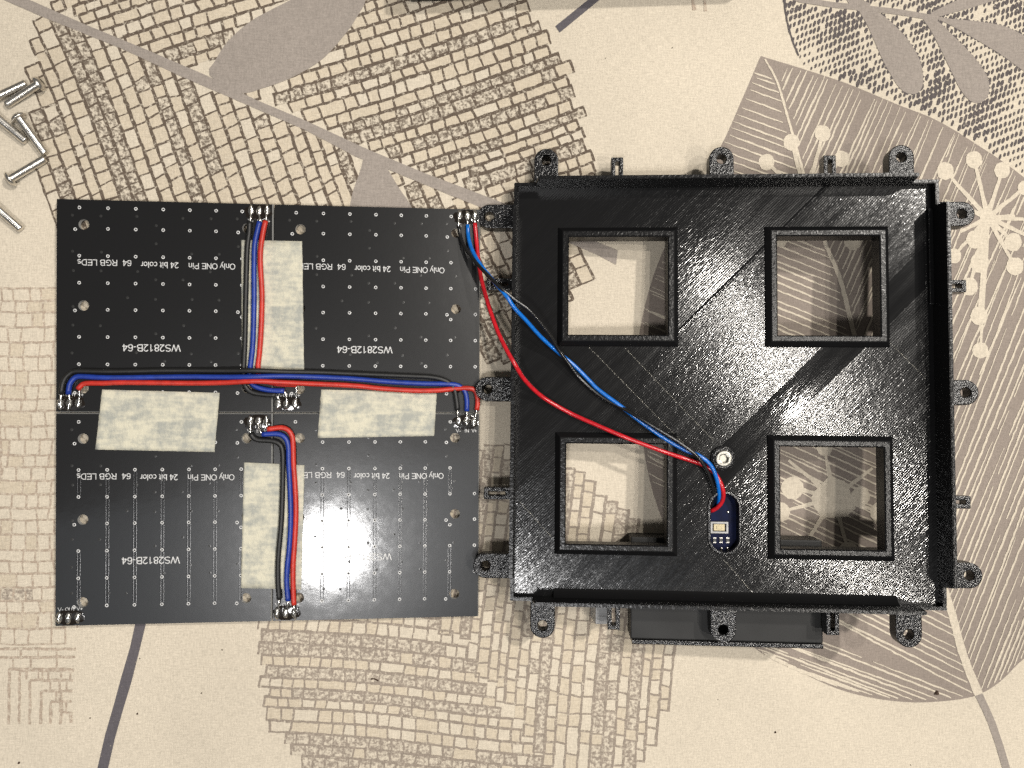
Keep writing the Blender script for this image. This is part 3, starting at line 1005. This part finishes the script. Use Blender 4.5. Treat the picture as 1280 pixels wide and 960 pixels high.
def solder_me(seed):
    r_ = random.Random(seed)
    mb_ = MB()
    n, rings = 10, 5
    vs, fs = [], []
    for k in range(rings):
        t = k / (rings - 1)
        rr = math.cos(t * math.pi / 2 * 0.93)
        z = 0.85 * math.sin(t * math.pi / 2)
        for i in range(n):
            a_ = 2 * math.pi * i / n
            j = 1 + r_.uniform(-.16, .16)
            vs.append((0.95 * rr * j * math.cos(a_), 1.75 * rr * j * math.sin(a_) + .25 * t * r_.uniform(-1, 1), z * (1 + r_.uniform(-.15, .15))))
    for k in range(rings - 1):
        for i in range(n):
            j = (i + 1) % n
            fs.append((k * n + i, k * n + j, (k + 1) * n + j, (k + 1) * n + i))
    fs.append(tuple((rings - 1) * n + i for i in range(n)))
    mb_.add(vs, fs)
    return mb_.data('solder_joint', MAT_SOLDER, True)


SOLDERS = [solder_me(i) for i in range(5)]


def flux_me():
    mb_ = MB()
    n = 22
    r_ = random.Random(9)
    rim = [(4.6 * math.cos(2 * math.pi * i / n) * r_.uniform(.82, 1.08), 2.7 * math.sin(2 * math.pi * i / n) * r_.uniform(.8, 1.08)) for i in range(n)]
    rim = [(max(-4.3, min(4.3, x)), max(-2.3, min(2.7, y))) for x, y in rim]
    mb_.add([(x, y, 0.004) for x, y in rim] + [(x * .85, y * .85, 0.10) for x, y in rim] + [(0, 0, .12)],
            [(i, (i + 1) % n, n + (i + 1) % n, n + i) for i in range(n)] + [(n + i, n + (i + 1) % n, 2 * n) for i in range(n)])
    return mb_.data('flux_residue', MAT_FLUX, True)


FLUX = flux_me()
board_labels = [((-1, 1), 'black square circuit board at the top left of the four, without glare'),
                ((1, 1), 'black circuit board with the thin frame wires soldered at its top corner'),
                ((-1, -1), 'black circuit board marked V- OUT V+ with no wires at its lower left pads'),
                ((1, -1), 'black circuit board with the white lamp glare over its print')]
for bi, ((sx, sy), lab) in enumerate(board_labels):
    cx, cy = sx * S / 2, sy * S / 2
    b = empty('circuit_board', (cx, cy * 1.01, BOARD_Z))
    b.scale = (1, 1.01, 1)
    tag(b, lab, 'circuit board', 'four black circuit boards taped into a square')
    link('pcb', body_me, b)
    tag(link('via_ring', via_me, b), kind='stuff'); tag(link('via_bore', bore_me, b), kind='stuff')
    tag(link('plugged_via', dim_me, b), kind='stuff'); tag(link('plugged_via_bore', dimb_me, b), kind='stuff')
    if sy < 0: tag(link('trace', trace_me, b), kind='stuff')
    tag(link('led', led_me, b), kind='stuff')
    for me, x, y in TEXTS:
        p = bl(x, y)
        link('lettering', me, b, (p[0], p[1], 0.065))
    for k, (x, y) in enumerate(PADS_IN + PADS_OUT):
        p = bl(x, y)
        o = link('solder_joint', SOLDERS[(k + bi * 2) % 5], b, (p[0], p[1], 0.1))
        o.scale = (1, random.uniform(.85, 1.1), random.uniform(.7, 1.1))
    link('flux_residue', FLUX, b, (*bl(60.4, 3.0), 0))
    o = link('flux_residue', FLUX, b, (*bl(4.6, 62.0), 0))
    o.rotation_euler = (0, 0, math.pi)


# ------------------------------------------------------------------ masking tape
def tape(corners, label, seed):
    r_ = random.Random(seed)
    W = [at(x, y, BOARD_Z + .2) for x, y in corners]
    c = sum(W) / 4
    nx, ny = 30, 16
    vs, top, fs = [], [], []
    for lay in (0.16, 0.0):
        for j in range(ny + 1):
            for i in range(nx + 1):
                u, v_ = i / nx, j / ny
                p = (W[0] * (1 - u) + W[1] * u) * (1 - v_) + (W[3] * (1 - u) + W[2] * u) * v_
                q = p - c
                ru = (r_.uniform(-.10, .10) if lay and i in (0, nx) else 0)
                rv = (r_.uniform(-.05, .05) if lay and j in (0, ny) else 0)
                h = 0.05 * math.sin(u * 9 + seed) * math.cos(v_ * 7 + seed * 2)
                if not lay: ru, rv, h = 0, 0, 0
                vs.append((q[0] + ru, q[1] + rv, lay + max(h, -0.05) if lay else 0.05))
    N = (nx + 1) * (ny + 1)
    for j in range(ny):
        for i in range(nx):
            a_ = j * (nx + 1) + i
            fs.append((a_, a_ + nx + 1, a_ + nx + 2, a_ + 1))
    edge = [i for i in range(nx + 1)] + [j * (nx + 1) + nx for j in range(1, ny + 1)] + [ny * (nx + 1) + i for i in range(nx - 1, -1, -1)] + [j * (nx + 1) for j in range(ny - 1, 0, -1)]
    for k in range(len(edge)):
        a_, b_ = edge[k], edge[(k + 1) % len(edge)]
        fs.append((a_, b_, N + b_, N + a_))
    me = mesh_data('masking_tape', vs, fs, MAT_TAPE, True)
    o = link('masking_tape', me, None, (c[0], c[1], BOARD_Z + 0.03))
    tag(o, label, 'tape', 'masking tape strips joining the boards')


tape([(301.5, 300), (377.5, 301.5), (380, 463), (302.5, 463)], 'upright masking tape strip under the three wires between the two upper boards', 1)
tape([(127.5, 487), (274.5, 491), (268, 565), (119, 562)], 'level masking tape strip bridging the two boards farthest from the black frame', 2)
tape([(401.5, 487), (546, 490), (542.5, 545), (397, 547.5)], 'level masking tape strip bridging the two boards beside the black frame', 3)
tape([(305, 578), (380.5, 581.5), (376.5, 737), (301, 735)], 'upright masking tape strip next to the glare joining the two lower boards', 4)


# ------------------------------------------------------------------ wires
def wire(px, r, mat, label, group, tips=(), step=1.0):
    """px: (x, y, z) photo pixels with the height in mm at which they run; tips: bare ends"""
    P = [at(x, y, z) for x, y, z in px]
    base = np.array([P[0][0], P[0][1], 0.0])
    w = empty('wire', base)
    tag(w, label, 'wire', group)
    mb_ = MB()
    tube(mb_, [p - base for p in P], r, 10, step)
    mb_.obj('insulation', mat, w, True)
    for t in tips:
        mb_ = MB()
        tube(mb_, [at(x, y, z) - base for x, y, z in t], 0.30, 6, 0.5, lambda s: 1.0 + .35 * math.sin(s * 9))
        mb_.obj('bare_end', MAT_TIN, w, True)


def zz(pts, z): return [(x, y, z) for x, y in pts]


R1 = 0.82
ZB = BOARD_Z + R1
G1 = 'wires between the two upper boards'
wire([(312, 277, ZB + .3), (311.5, 290, ZB + .2), (309, 310, ZB + .2), (308, 340, ZB + .2), (307, 380, ZB + .2), (306, 430, ZB + .2), (304.5, 462, ZB), (305, 478, ZB), (312, 489, ZB), (328, 493, ZB), (345, 494, ZB + .2)], R1, MAT_WBLACK,
     'black wire running down the tape edge between the upper boards', G1, [[(312.5, 278, ZB), (313.5, 268, ZB - .1), (314, 256, ZB - .4)], [(344, 494, ZB), (349, 499, ZB), (350, 510, ZB - .5)]])
wire([(324.5, 277, ZB + .3), (321.5, 290, ZB + .2), (318.5, 305, ZB + .2), (317.5, 330, ZB + .2), (317.5, 380, ZB + .2), (316, 430, ZB + .2), (313, 458, ZB), (312, 474, ZB), (320, 483.5, ZB), (338, 488, ZB), (355.5, 488.5, ZB + .2)], R1, MAT_WBLUE,
     'deep blue wire in the middle of the three over the upper upright tape', G1, [[(325.5, 278, ZB), (324, 268, ZB - .2), (323, 259, ZB - .6)], [(355, 488, ZB), (358, 496, ZB), (359, 511, ZB - .5)]])
wire([(332, 276, ZB + .3), (329, 290, ZB + .2), (326, 310, ZB + .2), (325.5, 330, ZB + .2), (327.5, 370, ZB + .2), (326.5, 410, ZB + .2), (324.5, 440, ZB), (322.5, 460, ZB), (326, 473, ZB), (345, 479.5, ZB), (371, 481, ZB)], R1, MAT_WRED,
     'red wire of the three over the upper upright tape', G1, [[(332.5, 277, ZB), (333, 268, ZB - .1), (334, 256, ZB - .5)], [(370, 481, ZB), (370.5, 490, ZB), (370, 510, ZB - .5)]])

G2 = 'long wires crossing the boards from edge to edge'
H2 = ZB + 1.75


def over(pts):      # rises where it crosses the three upright wires
    out = []
    for x, y in pts:
        k = math.exp(-((x - 318) / 42) ** 2)
        k2 = 0.22 if 120 < x < 560 else 0
        out.append((x, y, ZB + .05 + k2 + 1.75 * k))
    return out


wire([(76.5, 493, ZB), (78, 481, ZB), (82, 472, ZB), (88, 466.5, ZB)] + over([(96, 463.7), (130, 464.3), (165, 464), (200, 463.2), (240, 463.2), (280, 463.4), (318, 463.3), (355, 464.6), (400, 465.3), (440, 467), (500, 469.5), (535, 471), (552, 474)]) +
     [(562, 479, ZB), (568, 487, ZB), (570.5, 500, ZB), (572, 513, ZB + .2)], R1, MAT_WBLACK, 'long black wire along the top of the crossing three', G2,
     [[(76.5, 492, ZB), (76, 501, ZB), (76, 512, ZB - .5)], [(572, 512, ZB), (572.5, 520, ZB), (573, 528, ZB - .5)]])
wire([(85.5, 493, ZB), (87, 481, ZB), (92, 473.5, ZB), (98, 470.6, ZB)] + over([(110, 471), (130, 472), (165, 471.9), (200, 471.4), (240, 471), (280, 471.4), (318, 471), (355, 470.2), (400, 471.5), (440, 473.5), (490, 477.5), (530, 479.5), (558, 480)]) +
     [(573, 482, ZB), (581, 489, ZB), (583.5, 500, ZB), (583.5, 514, ZB + .2)], R1, MAT_WBLUE, 'long deep blue wire between the black and red ones crossing the boards', G2,
     [[(86, 492, ZB), (87, 501, ZB), (85, 513, ZB - .5)], [(583.5, 513, ZB), (583.5, 521, ZB), (582, 530, ZB - .5)]])
wire([(97.5, 486.5, ZB), (101.5, 482, ZB), (108, 479.2, ZB)] + over([(130, 479), (150, 478.2), (200, 478.6), (240, 479), (280, 478.4), (318, 476.6), (350, 478), (390, 479.8), (440, 482), (480, 486), (520, 488.4), (548, 488), (570, 485.8)]) +
     [(586, 485.3, ZB + .5), (593.5, 488, ZB + .3), (596.5, 495, ZB), (597, 504, ZB), (596, 512.5, ZB + .2)], R1, MAT_WRED, 'long red wire lowest of the crossing three', G2,
     [[(99, 487, ZB), (99.5, 496, ZB), (98, 506, ZB - .5)], [(596, 511.5, ZB), (594, 522, ZB), (591.5, 534, ZB - .5)]])

G3 = 'wires between the two lower boards'
wire([(313, 541.5, ZB), (316.5, 547, ZB), (323, 550, ZB), (333, 550.5, ZB), (344, 552, ZB), (351, 557, ZB), (353.5, 567, ZB), (353.5, 590, ZB + .2), (353, 620, ZB + .2), (351.5, 655, ZB + .2), (348, 695, ZB + .2), (347.5, 725, ZB + .1), (349, 749, ZB)], R1, MAT_WBLACK,
     'black wire bending down over the lower upright tape', G3, [[(313, 542, ZB), (313, 533, ZB), (312, 523, ZB - .4)], [(349, 748, ZB), (348, 760, ZB), (347, 772, ZB - .5)]])
wire([(327.5, 543, ZB), (340, 542.3, ZB), (350, 543, ZB), (357, 548, ZB), (360.5, 558, ZB), (361, 580, ZB), (362.5, 610, ZB + .2), (363.5, 645, ZB + .2), (362, 680, ZB + .2), (359, 710, ZB + .2), (358.5, 730, ZB), (360, 751, ZB)], R1, MAT_WBLUE,
     'deep blue wire bending down between black and red on the lower upright tape', G3, [[(328, 543, ZB), (324, 537, ZB), (322, 527, ZB - .4)], [(360, 750, ZB), (359.5, 760, ZB), (358, 772, ZB - .5)]])
wire([(334, 536.5, ZB), (342, 535.5, ZB), (352, 534.5, ZB), (360, 537.5, ZB), (365.5, 546, ZB), (366.5, 560, ZB), (367, 580, ZB), (369, 610, ZB + .2), (370, 640, ZB + .2), (368.5, 675, ZB + .2), (366.5, 705, ZB + .2), (366.5, 735, ZB), (367.5, 756, ZB)], R1, MAT_WRED,
     'red wire bending down beside the glare on the lower boards', G3, [[(334, 536, ZB), (333, 530, ZB), (332.5, 519, ZB - .4)], [(367.5, 755, ZB), (368.5, 764, ZB), (369, 774, ZB - .5)]])

R2 = 0.68


def onbox(x, y, h):         # pixel and height above the case floor -> pixel and table height
    p = box_w(*at_box(x, y, h))
    return (x, y, p[2])


G4 = 'wires leading from the boards into the black frame'
rim_h = 11.2
wire([(573.5, 283, ZB), (575.5, 296, ZB + .3), (581, 309, 6.5), (591, 323, 9.5), (604, 338, 13), (622, 356, 17.8), onbox(643, 374, rim_h + .5), onbox(664, 390, 10.3), onbox(686, 417, 7.2), onbox(698, 437, 4.6), onbox(712, 456, 3.0), onbox(726, 474, 1.8), onbox(752, 496, 1.6), onbox(780, 511, 2.4), onbox(802, 524, 3.6), onbox(830, 541, 4.0), onbox(852, 555, 4.0),
      onbox(871, 570, 3.8), onbox(883, 587, 2.6), onbox(890, 606, 1.0), onbox(891, 622, -1.0), onbox(887, 634, -3.0)], 0.58, MAT_WBLACK2, 'thin black wire crossing over the blue one into the black frame', G4,
     [[(573.5, 284, ZB), (573, 275, ZB), (574, 264, ZB - .5)]])
wire([(584.5, 281, ZB), (585.5, 296, ZB + .4), (590, 312, 7.5), (600, 330, 11), (615, 349, 15), (632, 369, 18.3), onbox(644, 386, rim_h), onbox(658, 401, 9), onbox(676, 421, 6), onbox(696, 439, 3.6), onbox(717, 456, 2.4), onbox(735, 474, 2.0), onbox(748, 487, 2.0), onbox(775, 507, 2.2), onbox(798, 525, 2.2), onbox(826, 545, 2.2), onbox(855, 562, 2.4),
      onbox(873, 569, 2.8), onbox(888, 581, 2.6), onbox(896, 599, 1.8), onbox(899, 617, 0.2), onbox(898, 632, -2.4)], 0.64, MAT_WBLUE2, 'bright blue thin wire leading into the black frame', G4,
     [[(584.5, 282, ZB), (584, 274, ZB), (583.5, 264, ZB - .5)]])
wire([(593.5, 279, ZB), (595.5, 300, ZB + .4), (598, 325, 6), (602, 350, 7.5), (611, 383, 10.5), (622, 414, 13.8), (633, 437, 17.2), onbox(644, 456, rim_h), onbox(656, 475, 7.5), onbox(678, 496, 3.2), onbox(710, 515, 1.6), onbox(745, 531, 2.4), onbox(785, 548, 3.2), onbox(825, 563, 2.8), onbox(855, 573, 1.4), onbox(876, 580, 0.9),
      onbox(890, 588, 1.0), onbox(899, 600, 1.4), onbox(904, 614, 1.0), onbox(903, 626, -.4), onbox(896, 635, -1.8), onbox(888, 639, -3.0)], R2, MAT_WRED2, 'crimson thin wire curving into the black frame', G4,
     [[(593.5, 280, ZB), (593, 272, ZB), (593, 263, ZB - .5)]])

# ------------------------------------------------------------------ the black printed frame
case = empty('printed_frame', BOX_T, BOX_R)
tag(case, 'black 3D printed square frame with four square windows and screw ears', 'plastic frame')
UND = -4.2
IN, OUT = 64.35, 65.45
mb = MB()
slot = [(0.6 + 4.25 * math.cos(t), -36.2 + 4.25 * math.sin(t)) for t in np.linspace(0, math.pi, 14)] + [(0.6 + 4.25 * math.cos(t), -45.5 + 4.25 * math.sin(t)) for t in np.linspace(math.pi, 2 * math.pi, 14)]
sq = lambda cx, cy, h_: [(cx - h_, cy - h_), (cx + h_, cy - h_), (cx + h_, cy + h_), (cx - h_, cy + h_)]
WIN = [(-32.5, 32.7), (32.2, 32.7), (-32.9, -32.4), (32.6, -32.6)]
mb.prism(sq(0, 0, IN), [sq(cx, cy, 16.4) for cx, cy in WIN] + [slot, circle(0, -21, 1.3, 12)], -3.0, 0.0)
mb.obj('floor_plate', MAT_FLOOR, case)
# walls with lowered corners
def wall(axis, sgn, a0, a1):
    prof = [(-a0, UND), (a1, UND), (a1, 3.2), (57.6, 3.2), (56.6, 10.0), (-57.6, 10.0), (-58.6, 3.2), (-a0, 3.2)]
    mb_ = MB()
    n = len(prof)
    vs = []
    for off in (IN, OUT):
        for a_, h_ in prof:
            vs.append((a_, sgn * off, h_) if axis == 'x' else (sgn * off, a_, h_))
    tri = geometry.tessellate_polygon([[Vector((p[0], p[1], 0)) for p in prof]])
    fs = [tuple(t) for t in tri] + [tuple(n + i for i in t)[::-1] for t in tri] + [(i, (i + 1) % n, n + (i + 1) % n, n + i) for i in range(n)]
    mb_.add(vs, fs)
    me = mb_.data('rim_wall', MAT_WALL)
    bm = bmesh.new(); bm.from_mesh(me); bmesh.ops.recalc_face_normals(bm, faces=bm.faces)
    es = [e_ for e_ in bm.edges if len(e_.link_faces) == 2 and e_.calc_face_angle(0) > .5]
    bmesh.ops.bevel(bm, geom=es, offset=0.18 * MM, segments=2, affect='EDGES')
    bm.to_mesh(me); bm.free()
    me.materials.append(MAT_RIM)
    for p in me.polygons:
        if p.normal.z > 0.6: p.material_index = 1
    link('rim_wall', me, case)


wall('x', 1, OUT, OUT); wall('x', -1, OUT, OUT); wall('y', 1, IN, IN); wall('y', -1, IN, IN)
# low ledge inside the wall near one corner, and fillet along the lower wall
mb = MB(); mb.box(62.9, IN + .02, 27, 57, -0.02, 1.3); mb.obj('inner_ledge', MAT_RIM, case, bevel=0.3)
mb = MB()
mb.add([(-52, -IN, 0.0), (52, -IN, 0.0), (52, -IN, 2.6), (-52, -IN, 2.6), (-52, -IN + 2.4, 0.01), (52, -IN + 2.4, 0.01), (52, -IN + .9, 1.2), (-52, -IN + .9, 1.2)], [(4, 5, 6, 7), (7, 6, 2, 3)])
mb.obj('fillet', MAT_WALL, case, True)
# window surrounds: a square ring with chamfers
for cx, cy in WIN:
    mb = MB()
    prof = [(18.7, -0.02), (18.5, 1.3), (17.9, 2.1), (16.5, 2.1), (15.6, 1.3), (15.5, UND), (16.9, UND), (16.9, -0.02)]
    prof = [(19.0, -0.02), (18.8, 0.5), (17.5, 2.1), (17.2, 2.25), (15.9, 2.25), (15.5, 1.85), (15.5, UND), (16.9, UND), (16.9, -2.9)]
    n = len(prof)
    vs = [(cx + sx_ * h_, cy + sy_ * h_, z_) for h_, z_ in prof for sx_, sy_ in ((-1, -1), (1, -1), (1, 1), (-1, 1))]
    fs = [(k * 4 + i, k * 4 + (i + 1) % 4, (k + 1) * 4 + (i + 1) % 4, (k + 1) * 4 + i) for k in range(n - 1) for i in range(4)]
    mb.add(vs, fs)
    me = mb.data('window_surround', MAT_WALL)
    me.materials.append(MAT_RIM)
    for p in me.polygons:
        if p.normal.z > 0.9: p.material_index = 1
    link('window_surround', me, case)
# ears with screw holes
ear_mb = MB()
arc = [(3.85 * math.cos(t), 8.05 + 3.85 * math.sin(t)) for t in np.linspace(0, math.pi, 16)]
ear_mb.prism([(-3.85, 0)] + [(3.85, 0)] + arc, [circle(0, 8.05, 1.55, 18)], -4.6, 0.5)
ear_me = ear_mb.data('ear', MAT_TOP, bevel=0.3)
for p in ear_me.polygons: p.material_index = 0
ear_me.materials.append(MAT_WALL)
for p in ear_me.polygons:
    if abs(p.normal.z) < .4: p.material_index = 1
clip_mb = MB()
clip_mb.prism([(-1.9, 0), (1.9, 0), (1.9, 8.7), (-1.9, 8.7)], [[(-.62, 2.0), (.62, 2.0), (.62, 7.4), (-.62, 7.4)]], -4.0, 0.6)
clip_me = clip_mb.data('clip', MAT_TOP, bevel=0.2)
for k, off in enumerate((0.0, math.pi / 2, math.pi, 3 * math.pi / 2)):
    for a_ in (-55.4, 0.0, 55.4):
        o = link('ear', ear_me, case)
        rm = Matrix.Rotation(-off, 4, 'Z')
        p = rm @ Vector((a_, OUT - .05, 0))
        o.location = p * MM
        o.rotation_euler = (0, 0, -off)
    for a_ in (-32.8, 33.4):
        o = link('clip', clip_me, case)
        p = Matrix.Rotation(-off, 4, 'Z') @ Vector((a_, OUT - .05, 0.2))
        o.location = p * MM
        o.rotation_euler = (0, 0, -off)
# screw boss and socket screw
mb = MB(); mb.lathe([(3.9, -0.02), (3.7, 0.7), (3.0, 1.0), (2.3, 1.0), (2.2, 0.2)], 28, (0, -21, 0), cap=False); mb.obj('screw_boss', MAT_TOP, case, False)
mb = MB()
hexa = circle(0, -21, 1.35, 6, .3)
mb.prism(circle(0, -21, 2.45, 28), [hexa], 0.9, 2.6)
m = NT('dull_steel')
MAT_STEEL2 = m.set(Base_Color=(0.27, 0.26, 0.235), Metallic=1.0, Roughness=m.remap(m.noise(m.coord(), 1.2, 3.0), 0.3, 0.7, 0.28, 0.45))
scr = mb.obj('screw', MAT_STEEL2, case, bevel=0.35)
mb = MB(); mb.add([(x, y, 1.4) for x, y in circle(0, -21, 1.5, 12)], [tuple(range(12))]); mb.obj('socket', MAT_SOCKET, scr)
mb = MB(); mb.lathe([(1.2, -4.0), (1.2, 0.95)], 12, (0, -21, 0)); mb.obj('shank', MAT_STEEL, scr)
# lip of the sensor slot and its side wall
mb = MB()
n = len(slot)
sc_ = lambda k, z_: [((x - .6) * (1 + k / 4.6) + .6, (y + 40.85) * (1 + k / 9.25) - 40.85, z_) for x, y in slot]
vs = sc_(1.1, -0.02) + sc_(0.8, 0.45) + sc_(0.2, 0.5) + sc_(0.0, 0.2) + sc_(0.0, UND)
mb.add(vs, [(k * n + i, k * n + (i + 1) % n, (k + 1) * n + (i + 1) % n, (k + 1) * n + i) for k in range(4) for i in range(n)])
mb.obj('slot_lip', MAT_TOP, case)
# seam beads: dotted scars of the print
mb = MB()
for (a, b) in (((737, 435), (862, 562)), ((782, 436), (893, 552)), ((905, 700), (946, 747)), ((1112, 428), (1158, 474)), ((650, 628), (690, 672))):
    A, B_ = at_box(*a), at_box(*b)
    L = np.linalg.norm(B_ - A)
    k = 0.0
    while k < L:
        p = A + (B_ - A) * k / L
        r = random.uniform(.10, .21)
        if any(abs(p[0] - cx) < 18.9 and abs(p[1] - cy) < 18.9 for cx, cy in WIN): k += .5; continue
        c_ = circle(p[0] + random.uniform(-.06, .06), p[1] + random.uniform(-.06, .06), r, 6)
        mb.add([(x, y, 0) for x, y in c_] + [(p[0], p[1], r * .9)], [(i, (i + 1) % 6, 6) for i in range(6)])
        k += random.uniform(.42, .62)
mb.obj('seam_bead', MAT_SOCKET, case, True, kind='stuff')
# the closed tray fixed under the frame
mb = MB(); tx0, tx1, ty = at_box(788, 800, -6.2)[0], at_box(1029, 800, -6.2)[0], at_box(900, 808, -5.2)[1]
mb.box(tx0, tx1, ty + 1.3, -46.5, -17.0, -6.2)
tray = mb.obj('lower_tray', MAT_SATIN, case, bevel=0.5)
mb = MB(); mb.box(tx0 + .4, tx1 - .2, ty, ty + 1.35, -16.8, -5.2); mb.obj('tray_lip', MAT_TOP, tray, bevel=0.25)

# ------------------------------------------------------------------ blue sensor board in the slot
SZ = -3.6
sb = empty('sensor_board', box_w(0.9, -41.5, SZ), BOX_R)
tag(sb, 'small blue sensor board showing through the oval slot in the black frame', 'sensor board')
mb = MB(); mb.box(-5.6, 6.4, -10.2, 9.8, -1.2, 0.0); mb.obj('pcb', MAT_BLUEPCB, sb, bevel=0.1)


def sl(px, py):
    p = at_box(px, py, SZ)
    return p[0] - 0.9, p[1] + 41.5


x, y = sl(898.5, 659)
mb = MB(); mb.prism([(x - 2.75, y - 1.8), (x + 2.75, y - 1.8), (x + 2.75, y + 1.8), (x - 2.75, y + 1.8)], [[(x - 2.1, y - 1.2), (x + 2.1, y - 1.2), (x + 2.1, y + 1.2), (x - 2.1, y + 1.2)]], 0, 1.1)
sn = mb.obj('sensor_can', MAT_PALE, sb, bevel=0.12)
mb = MB(); mb.box(x - 1.75, x + 1.75, y - 1.05, y + 1.05, 0, 0.75); mb.obj('sensor_chip', MAT_GOLD, sn, bevel=0.15)
mb = MB(); mb.box(x - .8, x + .8, y - .5, y + .5, 0.7, 1.0); mb.obj('sensor_window', MAT_GOLD, sn, bevel=0.1)
for px in (893, 901, 909.5):
    x, y = sl(px, 675)
    mb = MB(); mb.box(x - .45, x + .45, y - .5, y + .5, 0, .45)
    r = mb.obj('resistor', MAT_RES, sb)
    mb = MB(); mb.box(x - .48, x + .48, y + .5, y + .85, 0, .42); mb.box(x - .48, x + .48, y - .85, y - .5, 0, .42); mb.obj('terminal', MAT_TIN, r)
for px, py in ((901.5, 685.5), (909, 685), (910, 640)):
    x, y = sl(px, py)
    mb = MB(); mb.lathe([(.55, 0), (.45, .25), (.1, .35)], 10, (x, y, 0)); mb.obj('solder_pad', MAT_SOLDER, sb, True)

# ------------------------------------------------------------------ pale block tucked under the lower edge
p = at(755, 771, 9.0)
o = empty('plastic_block', (p[0], p[1], 0))
tag(o, 'small pale grey plastic block poking out under the black frame', 'plastic block')
mb = MB(); mb.box(-2.7, 2.4, -2.4, 4.0, 0.05, 9.0); mb.obj('body', MAT_PALE, o, bevel=0.35)
mb = MB(); mb.box(-2.0, 0.6, -.35, .25, 9.0, 9.25); mb.obj('rib', MAT_PALE, o, bevel=0.08)

# ------------------------------------------------------------------ loose machine screws
SR = 1.25


def screw_bolt(head, tip, label, tilt=0.0, lift=0.0, headside=True):
    """head, tip: photo pixels of the underside of the head and of the thread end"""
    A, B_ = at(*head, SR), at(*tip, SR)
    d = B_ - A
    L = np.linalg.norm(d)
    d /= L
    rh = 2.4
    s = (rh - SR) / L
    ax3 = np.array([d[0], d[1], -s]); ax3 /= np.linalg.norm(ax3)
    x3 = np.cross(ax3, [0, 0, 1.0]); x3 /= np.linalg.norm(x3)
    y3 = np.cross(ax3, x3)
    M = np.stack([x3, y3, ax3], 1)
    o = empty('machine_screw', (A[0], A[1], rh + lift + .02), M)
    tag(o, label, 'screw', 'loose steel machine screws')
    mb_ = MB()
    prof = [(SR * .97, -0.1)]
    z_ = 0.0
    while z_ < L - .5:
        prof += [(SR, z_ + .02), (SR, z_ + .16), (SR * .965, z_ + .26), (SR * .965, z_ + .34)]
        z_ += .40
    prof += [(SR * .95, L - .3), (SR * .8, L)]
    mb_.lathe(prof, 20)
    mb_.obj('shaft', MAT_STEEL, o, True)
    mb_ = MB()
    prof = [(rh * .96, 0.0), (rh, -.12), (rh * .98, -.45), (rh * .86, -.9), (rh * .66, -1.3), (rh * .45, -1.46), (1.0, -1.48)]
    mb_.lathe(prof[::-1], 24, cap=True)
    h = mb_.obj('head', MAT_STEEL, o, True)
    mb_ = MB()
    mb_.add([(x, y, -1.50) for x, y in circle(0, 0, 0.95, 6)][::-1], [tuple(range(6))])
    mb_.obj('hex_socket', MAT_SOCKET, h)


screw_bolt((50, 107), (8, 131), 'steel screw with its head on the brick print, uppermost full one of the loose screws')
screw_bolt((-38, 140), (33, 104), 'steel screw tip lying above and against the uppermost headed screw')
screw_bolt((27, 150), (57, 193), 'steel screw with round head up, its tip touching another screw below')
screw_bolt((-26, 128), (33, 177), 'steel screw tip beside the shaft of the screw with the raised round head')
screw_bolt((17, 224), (57, 198), 'steel screw slanting with its head lowest toward the cloth, below the others')
screw_bolt((-30, 236), (27, 287), 'steel screw tip apart from the rest, nearest the corner of the boards')

# ------------------------------------------------------------------ crumbs, hair and the black thing at the far edge
def crumb_mesh(mb_, x, y, r, r_):
    p = at(x, y, 0)
    n = 7
    vs = [(p[0] + r * r_.uniform(.6, 1.1) * math.cos(2 * math.pi * i / n), p[1] + r * r_.uniform(.6, 1.1) * math.sin(2 * math.pi * i / n), 0.28) for i in range(n)]
    vs += [(p[0] + (v_[0] - p[0]) * .6, p[1] + (v_[1] - p[1]) * .6, 0.28 + r * r_.uniform(.6, .9)) for v_ in vs[:n]]
    mb_.add(vs, [(i, (i + 1) % n, n + (i + 1) % n, n + i) for i in range(n)] + [tuple(n + i for i in range(n))])


rc = random.Random(5)
mb = MB(); crumb_mesh(mb, 1170, 866, 0.95, rc)
o = mb.obj('crumb', MAT_CRUMB); tag(o, 'single dark crumb on the striped leaf print near its tip', 'crumb')
mb = MB()
for x, y, r in ((113, 897, .4), (252, 866, .4), (278, 812, .4), (172, 892, .5), (175, 823, .3), (840, 60, .3), (757, 73, .25), (969, 915, .55), (1138, 956, .3), (897, 874, .25), (24, 953, .6), (258, 960, .3), (1052, 700, .2), (680, 110, .2)):
    crumb_mesh(mb, x, y, r * .7, rc)
o = mb.obj('crumbs', MAT_CRUMB, kind='stuff'); o['label'] = 'scattered tiny dark specks of dirt on the tablecloth'
mb = MB(); tube(mb, [at(x, y, .3) for x, y in ((464, 849), (467, 848.4), (470, 849.5), (473, 850.8))], .22, 6, .4)
o = mb.obj('fibre', MAT_CRUMB); tag(o, 'short dark fibre on the grey brick print below the boards', 'fibre')
p0 = at(513, 3.5, 0)
o = empty('black_case', (p0[0], p0[1], 0), rot(0, 0, math.radians(4.7)))
tag(o, 'black plastic edge cut off by the far border above the brick disc', 'plastic case')
mb = MB(); mb.box(0, 112, 0, 40, 0.05, 16.0); mb.obj('body', MAT_BLACKCASE, o, bevel=0.8)
mb = MB(); mb.box(3, 109, 3, 37, 15.98, 16.6); mb.obj('lid', MAT_SATIN, o, bevel=0.3)
